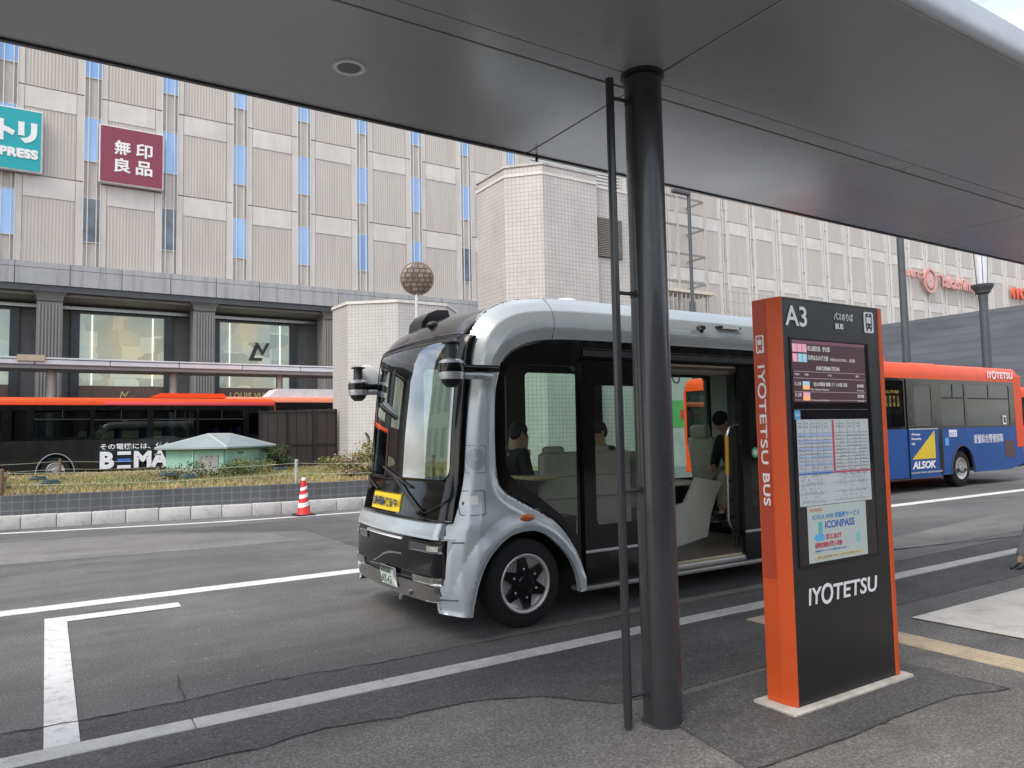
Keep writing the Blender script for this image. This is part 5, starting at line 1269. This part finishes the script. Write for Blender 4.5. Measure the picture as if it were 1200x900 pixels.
# bus far right
k3 = city_bus((37.1, 16), 9.2, 'orange bus at the far right edge behind the blue bus', ORANGE, ORANGE,
     [(.3, 1.5, 1.5, 2.7), (1.8, 3.4, 1.5, 2.7), (3.6, 5.2, 1.5, 2.7), (5.6, 8.2, 1.5, 2.7)], (2.2, 7.0), H=3.3, group='city buses', seats=False)

# ------------------------------------------------------------------ cone, pump hut, bed furniture
cn = root('traffic_cone', (4.63, 15.66, 0), 'red and white striped traffic cone on a black base by the far kerb', 'traffic cone')
c = MB(); c.box((4.44, 15.47, .0), (4.82, 15.85, .035), .015, 2); c.box((4.41, 15.5, .004), (4.85, 15.82, .02), .01, 1); c.build('base', RUBBER, cn)
c = MB(); c.lathe([(.150, .035), (.135, .06), (.046, .74), (.040, .745)], (4.63, 15.66, 0), 'Z', 40); cb = c.build('cone_body', RED, cn)
for z0, z1 in ((.20, .29), (.385, .465), (.55, .615)):
    f = lambda z: .1352-(z-.06)*.1311
    mt = Matrix.Translation((4.63, 15.66, 0)) @ Matrix.Rotation(math.radians(0), 4, 'X')
    c = MB(); N = 40; V = []
    for zz in (z0, z1):
        for j in range(N):
            a = 2*PI*j/N; z = zz+.028*math.cos(a-.4); V.append((4.63+(f(z)+.002)*math.cos(a), 15.66+(f(z)+.002)*math.sin(a), z))
    c.add(V, [(j, (j+1) % N, N+(j+1) % N, N+j) for j in range(N)]); c.build('white_band', WHITET, cb)
c = MB(); c.lathe([(.047, .735), (.044, .79), (.03, .795), (0, .795)], (4.63, 15.66, 0), 'Z', 24); c.build('cap', WHITET, cb)

# mint hut with a hipped metal roof
th = math.radians(52); hc = Vector((4.35, 22.6)); ea = Vector((math.cos(th), math.sin(th))); eb = Vector((-math.sin(th), math.cos(th)))
LA, LB = 2.9, 1.75
ht = root('pump_hut', (hc.x+.7, hc.y+1.8, .6), 'small mint green hut with a grey hipped metal roof on the planting bed', 'hut')
P2 = lambda a, b_: hc+ea*a+eb*b_
MINT = stained('mint green wall', (.30, .55, .43), 1.5, .82)
c = MB(); q = [P2(0, 0), P2(LA, 0), P2(LA, LB), P2(0, LB)]
c.slab([[tuple(p) for p in q]], lambda u, v, w: Vector((u, v, .6+w)), .80); c.build('wall', MINT, ht, None)
c = MB(); ov = .22; E_ = [P2(-ov, -ov), P2(LA+ov, -ov), P2(LA+ov, LB+ov), P2(-ov, LB+ov)]
zr, ze = 1.80, 1.41; R1, R2 = P2(LA*.40, LB*.62), P2(LA*.62, LB*.40)
V = [(p.x, p.y, ze) for p in E_]+[(R1.x, R1.y, zr), (R2.x, R2.y, zr)]+[(p.x, p.y, ze-.05) for p in E_]
c.add(V, [(0, 1, 5, 4), (1, 2, 5), (2, 3, 4, 5), (3, 0, 4), (6, 7, 1, 0), (7, 8, 2, 1), (8, 9, 3, 2), (9, 6, 0, 3), (9, 8, 7, 6)])
rf = c.build('roof', mat('grey blue metal roof', (.30, .35, .36), .45, .2, .12, 1.5), ht, None)
c = MB()
for a_, b_ in ((V[0], V[4]), (V[1], V[5]), (V[2], V[5]), (V[3], V[4]), (V[4], V[5])): c.tube([a_, b_], .022, 6)
c.build('ridge_cap', mat('pale ridge', (.52, .52, .48), .5), rf)
def wallbox(a0, a1, z0, z1, face, m, nm, d=.03):
    c = MB()
    if face == 'A': p = [P2(a0, -d), P2(a1, -d), P2(a1, .0), P2(a0, .0)]
    else: p = [P2(-d, a0), P2(-d, a1), P2(0, a1), P2(0, a0)]
    c.slab([[tuple(k) for k in p]], lambda u, v, w: Vector((u, v, z0+w)), z1-z0); return c.build(nm, m, ht, None)
wallbox(.15, .75, .62, 1.18, 'B', mat('grey hatch', (.28, .28, .27), .6), 'hatch')
wallbox(.1, .16, .6, 1.36, 'A', mat('pale mint trim', (.42, .62, .52), .6), 'corner_trim'); wallbox(.9, .95, .6, 1.36, 'B', mat('pale mint trim', (.42, .62, .52), .6), 'corner_trim')
wallbox(1.9, 2.1, 1.2, 1.25, 'B', mat('dark vent', (.10, .16, .13), .6), 'vent'); wallbox(.9, 1.2, 1.2, 1.25, 'A', mat('dark vent', (.10, .16, .13), .6), 'vent')

LAMPB = mat('dark teal lamp', (.05, .09, .095), .4, 0, .2, 5)
for i, (x, y, lb) in enumerate(((-.13, 20.0, 'small dark solar light in the grass nearest the left edge, farther of two'), (.10, 17.9, 'small dark solar light at the left by the planter wall'), (2.45, 19.2, 'small dark solar light in the grass before the left end of the mint hut'), (2.66, 17.6, 'small dark solar light by the planter wall below the mint hut'), (5.2, 19.7, 'small dark solar light in the grass right of the mint hut'))):
    r = root('solar_light', (x, y, .6), lb, 'garden light', 'small solar lights in the planting bed')
    c = MB(); c.tube([(x, y, .58), (x, y, .80)], .02, 8); c.build('stem', mat('pale stem', (.6, .6, .56), .5), r)
    c = MB(); c.box((x-.17, y-.10, .80), (x+.17, y+.12, .84), .01, 1, None); c.box((x-.15, y-.08, .842), (x+.15, y+.10, .87), .01, 1); c.build('lamp_head', LAMPB, r)
    c = MB(); c.box((x-.13, y-.07, .871), (x+.13, y+.08, .876)); c.build('solar_panel', mat('solar cell', (.03, .05, .10), .15, 0, .2, 5), r, None)
POSTM = mat('brown fence post', (.16, .10, .06), .8, 0, .25, 8)
pts = [(-.72, 17.75), (4.9, 17.15), (8.2, 16.75)]; back = [(-3.3, 27.5), (.38, 26.6), (3.9, 26.2)]
labs = ['brown rope fence post at the left edge of the planter', 'grey rope fence post behind the traffic cone', 'rope fence post at the right end of the planter', 'back rope fence post at the far left', 'back rope fence post in front of the black bus wheel', 'back rope fence post beside the mint hut']
for (x, y), lb in zip(pts+back, labs):
    m_ = POSTM if y != 17.15 else mat('grey fence post', (.4, .42, .4), .6)
    c = MB(); c.tube([(x, y, .58), (x, y, 1.12)], .038, 10); c.ell((x, y, 1.12), (.038, .038, .02), 10, 6); o = c.build('fence_post', m_, None, origin=(x, y, .58)); tag(o, lb, 'post', 'rope fence posts in the planting bed')
for P_, lb in ((pts, 'pale rope strung along the front of the planting bed above the tiled wall'), (back, 'pale rope strung along the back of the planting bed before the black bus')):
    r = root('rope_line', (P_[0][0], P_[0][1], .8), lb, 'rope')
    for z in (1.05, .82):
        for a_, b_ in zip(P_[:-1], P_[1:]):
            c = MB(); c.tube([(a_[0]+(b_[0]-a_[0])*t/8, a_[1]+(b_[1]-a_[1])*t/8, z-.06*math.sin(PI*t/8)) for t in range(9)], .004, 5); c.build('rope', mat('pale green rope', (.50, .55, .42), .8), r)

# grass and weeds
def blades(name, n, area, hgt, wid, mats, seed, label, cat, dens=None, kind='stuff', lean=.5):
    rnd = random.Random(seed); V = []; F = []; MI = []
    for i in range(n):
        while True:
            x, y = area(rnd)
            if dens is None or rnd.random() < dens(x, y): break
        a = rnd.uniform(0, 2*PI); h = hgt*rnd.uniform(.4, 1.25); w = wid*rnd.uniform(.6, 1.4); l = lean*h*rnd.uniform(-1, 1); l2 = lean*h*rnd.uniform(-1, 1)
        k = len(V); dx, dy = math.cos(a)*w, math.sin(a)*w
        V += [(x-dx, y-dy, .595), (x+dx, y+dy, .595), (x+l*.5+dx*.5, y+l2*.5+dy*.5, .6+h*.6), (x+l, y+l2, .6+h)]; F += [(k, k+1, k+2), (k, k+2, k+3)]
        t = rnd.random(); j = 0 if t < .42 else (1 if t < .72 else (2 if t < .9 else 3)); MI += [j, j]
    me = bpy.data.meshes.new(name); me.from_pydata(V, [], F)
    o = link_mesh(name, me, mats, None, None)
    me.polygons.foreach_set('material_index', MI); return tag(o, label, cat, None, kind)
G1 = mat('dry straw grass', (.40, .335, .17), .9, 0, .3, .8); G2 = mat('olive grass', (.24, .24, .09), .9, 0, .3, .8); G3 = mat('green grass', (.15, .20, .06), .9, 0, .3, .8); G4 = mat('rusty grass', (.38, .235, .12), .9, 0, .3, .8)
def inbed(rnd):
    while True:
        x = rnd.uniform(-4, 13); y = 17+11.4*(rnd.random()**1.25)
        yk = float(np.interp(x, [p[0] for p in KPs], [p[1] for p in KPs]))+.46
        if y > yk and x < .62*y: return x, y
def band(x, y): return y < 19.2
blades('dry_grass', 26000, inbed, .075, .016, [G1, G2, G4, G1], 11, 'dry yellow brown grass covering the planting bed', 'grass')
def mid(rnd):
    while True:
        x, y = inbed(rnd)
        if 18.8 < y < 25: return x, y
blades('green_grass', 14000, mid, .085, .014, [G3, G2, G3, G1], 12, 'greener grass strip across the middle of the bed', 'grass')
def bush(name, cx, cy, rx, ry, h, n, mats, seed, label, group=None, z0=.6, leaf=.035):
    rnd = random.Random(seed); V = []; F = []; MI = []
    r = root(name, (cx, cy, z0), label, 'shrub', group)
    c = MB()
    for i in range(9):
        a = rnd.uniform(0, 2*PI); q = rnd.uniform(.3, .9); c.tube([(cx+.05*math.cos(a), cy+.05*math.sin(a), z0-.02), (cx+rx*.4*q*math.cos(a), cy+ry*.4*q*math.sin(a), z0+h*.45), (cx+rx*q*math.cos(a)*.8, cy+ry*q*math.sin(a)*.8, z0+h*rnd.uniform(.6, .95))], .008, 5)
    c.build('stem', mat('weed stem', (.16, .12, .06), .9), r)
    cl = [(cx+rnd.uniform(-1, 1)*rx*.8, cy+rnd.uniform(-1, 1)*ry*.8, z0+h*rnd.uniform(.15, .95), rnd.uniform(.25, .5)) for _ in range(16)]
    for i in range(n):
        q = rnd.choice(cl); s = q[3]*min(rx, .8); x, y, z = q[0]+rnd.gauss(0, s*.45), q[1]+rnd.gauss(0, s*.45), max(z0+.01, q[2]+rnd.gauss(0, s*.32))
        d1 = Vector((rnd.gauss(0, 1), rnd.gauss(0, 1), rnd.gauss(0, .7))).normalized(); d2 = d1.cross(Vector((rnd.gauss(0, 1), rnd.gauss(0, 1), rnd.gauss(0, 1)))).normalized(); l = leaf*rnd.uniform(.6, 1.5)
        k = len(V); p = Vector((x, y, z)); V += [p-d1*l, p+d2*l*.45, p+d1*l, p-d2*l*.45]; F.append((k, k+1, k+2, k+3)); MI.append(rnd.choices(range(len(mats)), [5, 3, 1][:len(mats)])[0])
    me = bpy.data.meshes.new('foliage'); me.from_pydata(V, [], F); o = link_mesh('foliage', me, mats, r, None); me.polygons.foreach_set('material_index', MI); return r
GD = mat('dark green leaves', (.035, .065, .02), .7, 0, .3, 3); GM = mat('mid green leaves', (.09, .13, .035), .7, 0, .3, 3); GY = mat('yellowing leaves', (.30, .26, .08), .8, 0, .2, 3); GP = mat('pinkish weed flowers', (.42, .30, .24), .8, 0, .2, 3)
bush('weed_clump', 2.9, 20.9, .6, .4, .28, 900, [GM, GP, GD], 1, 'low weedy clump at the left foot of the mint hut')
bush('weed_clump', 3.9, 21.3, .8, .4, .34, 1600, [GM, GD, GY], 2, 'green weeds against the front corner of the mint hut')
bush('weed_clump', 5.0, 22.0, .6, .4, .36, 1200, [GM, GY, GD], 3, 'green weeds along the right wall of the mint hut')
bush('dark_shrub', 6.35, 24.2, .42, .4, .80, 2400, [GD, GD, GM], 4, 'dark green shrub between the mint hut and the black fence')
bush('weed_clump', 7.9, 22.0, 1.0, .5, .36, 1800, [GM, GY, GD], 5, 'yellow green weeds below the black fence')
bush('flowering_weed', 6.6, 18.3, .4, .35, .60, 1200, [GP, GY, GM], 6, 'pale pinkish weed tuft just right of the traffic cone')
bush('tall_weed', 8.3, 20.3, .8, .6, 1.0, 2600, [GY, GM, GP], 7, 'tall yellow green weeds beside the minibus nose')
bush('tall_weed', 7.3, 18.6, .7, .5, .62, 1800, [GM, GY, GP], 8, 'low green weeds at the planter edge near the minibus nose')
bush('flowering_weed', -1.0, 19.5, .35, .3, .62, 900, [GP, GY, GM], 9, 'pale flowering weed at the left edge of the picture')
c = MB(); c.tube([(9.3, 23.9, .6), (9.28, 23.9, 1.6), (9.15, 23.85, 1.75)], .05, 8); o = c.build('vent_pipe', mat('dark vent pipe', (.12, .12, .12), .5), None, origin=(9.3, 23.9, .6)); tag(o, 'short dark bent pipe beside the low white tower', 'pipe')
c = MB(); c.box((10.3, 23.75, 1.55), (10.7, 23.99, 1.85), .03, 1); c.lathe([(.11, 0), (.13, -.08), (0, -.08)], (10.62, 23.72, 1.7), 'Y', 16); o = c.build('wall_light', mat('grey floodlight', (.30, .30, .30), .5), None, origin=(10.3, 23.8, 1.6)); tag(o, 'grey floodlight box on the low white tower beside the minibus nose', 'floodlight')

# ------------------------------------------------------------------ street lamps
POLE = mat('grey lamp pole', (.075, .085, .095), .45, .3, .08, 4)
r = root('street_lamp', (28.25, 16, 0), 'dark grey street lamp post with a short arm right of the bus stop sign', 'street lamp', 'street lamps')
c = MB(); c.tube([(28.25, 16, 0), (28.25, 16, 9.9)], .16, 16, r2=.13); c.build('pole', POLE, r)
c = MB(); c.box((27.65, 15.85, 10.0), (28.55, 16.15, 10.12), .05, 2); c.tube([(28.25, 16, 9.85), (28.25, 16, 10.05)], .16, 12); c.build('lamp_head', mat('grey lamp head', (.22, .23, .24), .5, .2), r)
r = root('street_lamp', (22.95, 22, 0), 'dark street lamp with an arm in front of the gantry, seen right of the pillar', 'street lamp', 'street lamps')
c = MB(); c.tube([(22.95, 22, 0), (22.95, 22, 7.0)], .13, 14); c.tube([(22.95, 22, 7.0), (22.95, 22, 11.7)], .075, 12); c.build('pole', POLE, r)
c = MB(); c.box((22.0, 21.9, 11.55), (23.0, 22.1, 11.72), .05, 2); c.build('lamp_head', POLE, r)
r = root('street_lamp', (30.15, 14, 0), 'torch shaped lamp post with a pale glass tube above its collar', 'street lamp')
c = MB(); c.tube([(30.15, 14, 0), (30.15, 14, 6.6)], .17, 16, r2=.15); c.build('pole', POLE, r)
c = MB(); c.lathe([(.16, 6.3), (.17, 6.55), (.26, 6.62), (.26, 6.68), (.34, 6.78), (.38, 6.88), (.38, 6.93), (.16, 6.95)], (30.15, 14, 0), 'Z', 28); c.build('collar', POLE, r)
c = MB(); c.lathe([(.17, 6.95), (.24, 8.6), (.24, 8.62), (0, 8.64)], (30.15, 14, 0), 'Z', 28); c.build('lamp_glass', mat('frosted lamp tube', (.62, .65, .70), .3, 0, .04, 2), r)
c = MB()
for a in range(4): c.tube([(30.15+.18*math.cos(a*PI/2+.6), 14+.18*math.sin(a*PI/2+.6), 6.95), (30.15+.25*math.cos(a*PI/2+.6), 14+.25*math.sin(a*PI/2+.6), 8.6)], .012, 6)
c.build('lamp_rib', POLE, r)

# ------------------------------------------------------------------ people
SKIN = mat('skin', (.50, .30, .20), .55, 0, .06, 6); HAIR = mat('black hair', (.012, .010, .009), .6, 0, .2, 20)
def skin_mesh(verts, edges, radii, sub=2, rootv=0):
    me = bpy.data.meshes.new('limbs'); me.from_pydata([tuple(v) for v in verts], edges, []); o = bpy.data.objects.new('limbs', me); COL.objects.link(o)
    md = o.modifiers.new('skin', 'SKIN'); md.use_smooth_shade = True
    sv = me.skin_vertices[0].data
    for i, r_i in enumerate(radii):
        rr = r_i if isinstance(r_i, tuple) else (r_i, r_i); sv[i].radius = rr; sv[i].use_root = (i == rootv)
    s_ = o.modifiers.new('sub', 'SUBSURF'); s_.levels = sub; s_.render_levels = sub
    dg = bpy.context.evaluated_depsgraph_get(); dg.update(); out = bpy.data.meshes.new_from_object(o.evaluated_get(dg)); out.materials.clear()
    bpy.data.objects.remove(o); bpy.data.meshes.remove(me); return out
def person(loc, rz, J, label, jacket, trousers, shoes=BLACK, hairm=HAIR, hat=None, group=None):
    """J: joints in the person's own frame (x forward, y left, z up)"""
    r = root('person', loc, label, 'person', group, rz); W = world_of(r)
    T = lambda p: W @ Vector(p)
    pel, chest, neck, head = J['pelvis'], J['chest'], J['neck'], J['head']
    V = []; E = []; R_ = []
    def v(p, r_i, par=None):
        V.append(T(p)); R_.append(r_i); i = len(V)-1
        if par is not None: E.append((par, i))
        return i
    def mixp(a, b, t): return tuple(a[k]+(b[k]-a[k])*t for k in range(3))
    p0 = v(pel, (.135, .10)); p1 = v(mixp(pel, chest, .5), (.125, .095), p0); p2 = v(chest, (.15, .105), p1); p3 = v(neck, .055, p2); p4 = v(mixp(neck, head, .5), .052, p3)
    p5 = v(head, (.078, .092), p4); v((head[0]+.005, head[1], head[2]+.075), (.07, .08), p5)
    fwd = J.get('face', (1, 0, 0)); 
    for s_ in ('l', 'r'):
        sh_, el, wr, hd_ = J['sh'+s_], J['el'+s_], J['wr'+s_], J['hd'+s_]
        a = v(sh_, .055, p2); b_ = v(el, .042, a); c_ = v(wr, .028, b_); palm = v(mixp(wr, hd_, .55), (.032, .018), c_)
        dv = (Vector(hd_)-Vector(wr)).normalized(); side = dv.cross(Vector((0, 0, 1))); side = side.normalized() if side.length > .1 else Vector((0, 1, 0))
        for k, ln in enumerate((.072, .080, .075, .060)):
            q = Vector(mixp(wr, hd_, .62))+side*(-.027+.018*k); f1 = v(tuple(q+dv*ln*.5), .0095, palm); v(tuple(q+dv*ln-Vector((0, 0, .018))), .008, f1)
        q = Vector(mixp(wr, hd_, .35))+side*(-.035); f1 = v(tuple(q+dv*.02-side*.012), .011, palm); v(tuple(q+dv*.05-side*.015), .009, f1)
        hp, kn, an, to = J['hp'+s_], J['kn'+s_], J['an'+s_], J['to'+s_]
        a = v(hp, .085, p0); b_ = v(kn, .055, a); c_ = v(an, .036, b_); v((an[0]+(to[0]-an[0])*.4, an[1]+(to[1]-an[1])*.4, an[2]-.055), (.02, .012), c_)
    me = skin_mesh(V, E, R_); body = link_mesh('body', me, SKIN, r, 80)
    f = Vector(fwd).normalized(); up = (Vector(head)-Vector(neck)).normalized(); lf = up.cross(f).normalized(); f = lf.cross(up)
    H_ = Vector(head)+up*.035
    rot = Matrix((f, lf, up)).transposed()
    def loc2(a, b_, c_): return T(tuple(H_+f*a+lf*b_+up*c_))
    R3 = W.to_3x3() @ rot
    c = MB(); c.ell(loc2(.096, 0, -.01), (.016, .012, .024), 12, 8, R3)
    for s_ in (-1, 1): c.ell(loc2(.0, s_*.083, -.01), (.018, .012, .03), 10, 8, R3)
    c.ell(loc2(.082, 0, -.055), (.014, .026, .008), 12, 6, R3); c.build('face', SKIN, r, 80)
    c = MB()
    for s_ in (-1, 1): c.ell(loc2(.084, s_*.033, .012), (.008, .014, .006), 10, 6, R3)
    c.build('eyes', BLACK, r, 80)
    c = MB(); c.ell(loc2(-.014, 0, .045), (.098, .088, .085), 20, 14, R3); c.ell(loc2(-.045, 0, .0), (.065, .084, .085), 16, 10, R3); c.build('hair' if hat is None else 'cap', hairm if hat is None else hat, r, 80)
    # jacket
    V, E, R_ = [], [], []
    p0 = v(mixp(pel, chest, -.05), (.155, .125)); p1 = v(mixp(pel, chest, .5), (.15, .12), p0); p2 = v(chest, (.172, .128), p1); c3 = v(mixp(chest, neck, .75), (.085, .08), p2); v(mixp(chest, neck, 1.05), (.068, .066), c3)
    for s_ in ('l', 'r'):
        a = v(J['sh'+s_], .078, p2); b_ = v(J['el'+s_], .062, a); v(mixp(J['el'+s_], J['wr'+s_], .93), .045, b_)
    link_mesh('jacket', skin_mesh(V, E, R_), jacket, r, 80)
    V, E, R_ = [], [], []
    p0 = v(pel, (.15, .12))
    for s_ in ('l', 'r'):
        a = v(J['hp'+s_], .10, p0); b_ = v(J['kn'+s_], .075, a); v(mixp(J['kn'+s_], J['an'+s_], 1.0), .058, b_)
    link_mesh('trousers', skin_mesh(V, E, R_), trousers, r, 80)
    for s_ in ('l', 'r'):
        an, to = J['an'+s_], J['to'+s_]; d = Vector(to)-Vector(an); d.z = 0; d = d.normalized() if d.length > .01 else Vector((1, 0, 0)); sd_ = Vector((-d.y, d.x, 0)); zf = min(an[2], to[2])-.075+.0
        O = [(-.085, -.03), (-.09, .0), (-.085, .03), (-.03, .042), (.06, .045), (.14, .05), (.185, .03), (.195, 0), (.185, -.03), (.14, -.048), (.06, -.04), (-.03, -.04)]
        c = MB(); Vv = []; lv = [(0, 1.0), (.02, 1.04), (.045, .97), (.085, .62)]
        for (hz, sc) in lv:
            for (a_, b_) in O:
                aa = a_*sc if hz < .05 else a_*.55-.015
                Vv.append(T(tuple(Vector(an)*Vector((1, 1, 0)) if False else Vector((an[0], an[1], zf+hz))+d*aa+sd_*b_*min(1, sc)))) 
        n = len(O); Ff = [(i*n+j, i*n+(j+1) % n, (i+1)*n+(j+1) % n, (i+1)*n+j) for i in range(3) for j in range(n)]+[tuple(range(n)), tuple(range(3*n, 4*n))]
        c.add(Vv, Ff); sh_ = c.build('shoe', shoes, r, 50)
        c = MB(); Vv = []
        for hz in (-.004, .018):
            for (a_, b_) in O: Vv.append(T(tuple(Vector((an[0], an[1], zf+hz))+d*a_*1.03+sd_*b_*1.05)))
        c.add(Vv, [(j, (j+1) % n, n+(j+1) % n, n+j) for j in range(n)]+[tuple(range(n)), tuple(range(n, 2*n))]); c.build('sole', mat('grey rubber sole', (.10, .10, .10), .7), sh_, None)
    return r
def J_sit(lean=0., arms='lap'):
    J = dict(pelvis=(0, 0, .10), chest=(.02+lean*.3, 0, .40), neck=(.03+lean*.5, 0, .565), head=(.06+lean*.62, 0, .675))
    for s_, y in (('l', 1), ('r', -1)):
        J['sh'+s_] = (J['chest'][0], y*.17, .50); J['el'+s_] = (.06+lean*.3, y*.23, .25); J['wr'+s_] = (.28, y*.15, .18); J['hd'+s_] = (.38, y*.12, .16)
        J['hp'+s_] = (0, y*.09, .08); J['kn'+s_] = (.43, y*.11, .10); J['an'+s_] = (.45, y*.11, -.30); J['to'+s_] = (.58, y*.12, -.335)
    return J
DJ = mat('dark jacket cloth', (.018, .019, .022), .85, 0, .2, 12); DN = mat('navy jacket cloth', (.03, .04, .06), .85, 0, .2, 12); BG = mat('beige grey trousers', (.20, .175, .14), .85, 0, .15, 8); KH = mat('dark trousers', (.04, .04, .045), .85, 0, .15, 8)
person((4.18, 6.62, .93), math.radians(-6), J_sit(), 'dark haired passenger in a dark top seated at the front window of the minibus', DJ, KH)
person((5.40, 6.62, .93), math.radians(175), J_sit(), 'short haired passenger in a navy jacket seated behind the side rail of the shelter', DN, KH, hairm=mat('dark brown hair', (.03, .022, .018), .6))
Jb = J_sit(.35); Jb['face'] = (.8, 0, -.45)
person((6.95, 6.0, 1.02), math.radians(180), Jb, 'passenger in a black jacket and beige trousers seated just inside the open minibus door', mat('black hooded jacket', (.012, .012, .013), .9, 0, .2, 12), mat('beige trousers', (.34, .30, .24), .85, 0, .15, 8), hat=mat('black knitted cap', (.012, .012, .012), .95))
Jw = dict(pelvis=(0, 0, .95), chest=(.02, 0, 1.28), neck=(.03, 0, 1.46), head=(.05, 0, 1.57))
for s_, y in (('l', 1), ('r', -1)):
    Jw['sh'+s_] = (.02, y*.18, 1.38); Jw['el'+s_] = (-.02, y*.24, 1.12); Jw['wr'+s_] = (-.06, y*.22, .90); Jw['hd'+s_] = (-.06, y*.21, .80)
    Jw['hp'+s_] = (0, y*.09, .92)
Jw.update(knr=(.40, -.10, .53), anr=(.78, -.10, .095), tor=(.92, -.10, .05), knl=(.0, .10, .50), anl=(-.22, .10, .095), tol=(-.08, .10, .05))
person((10.19, 4.05, .012), math.radians(180), Jw, 'person at the right edge of whom only a black shoe shows on the footway', DJ, mat('grey trousers', (.2, .2, .2), .85), shoes=mat('black shoe leather', (.012, .012, .014), .35))
for o in S.objects:
    if o.type == 'MESH' and not o.data.materials: print('NO MAT', o.name)
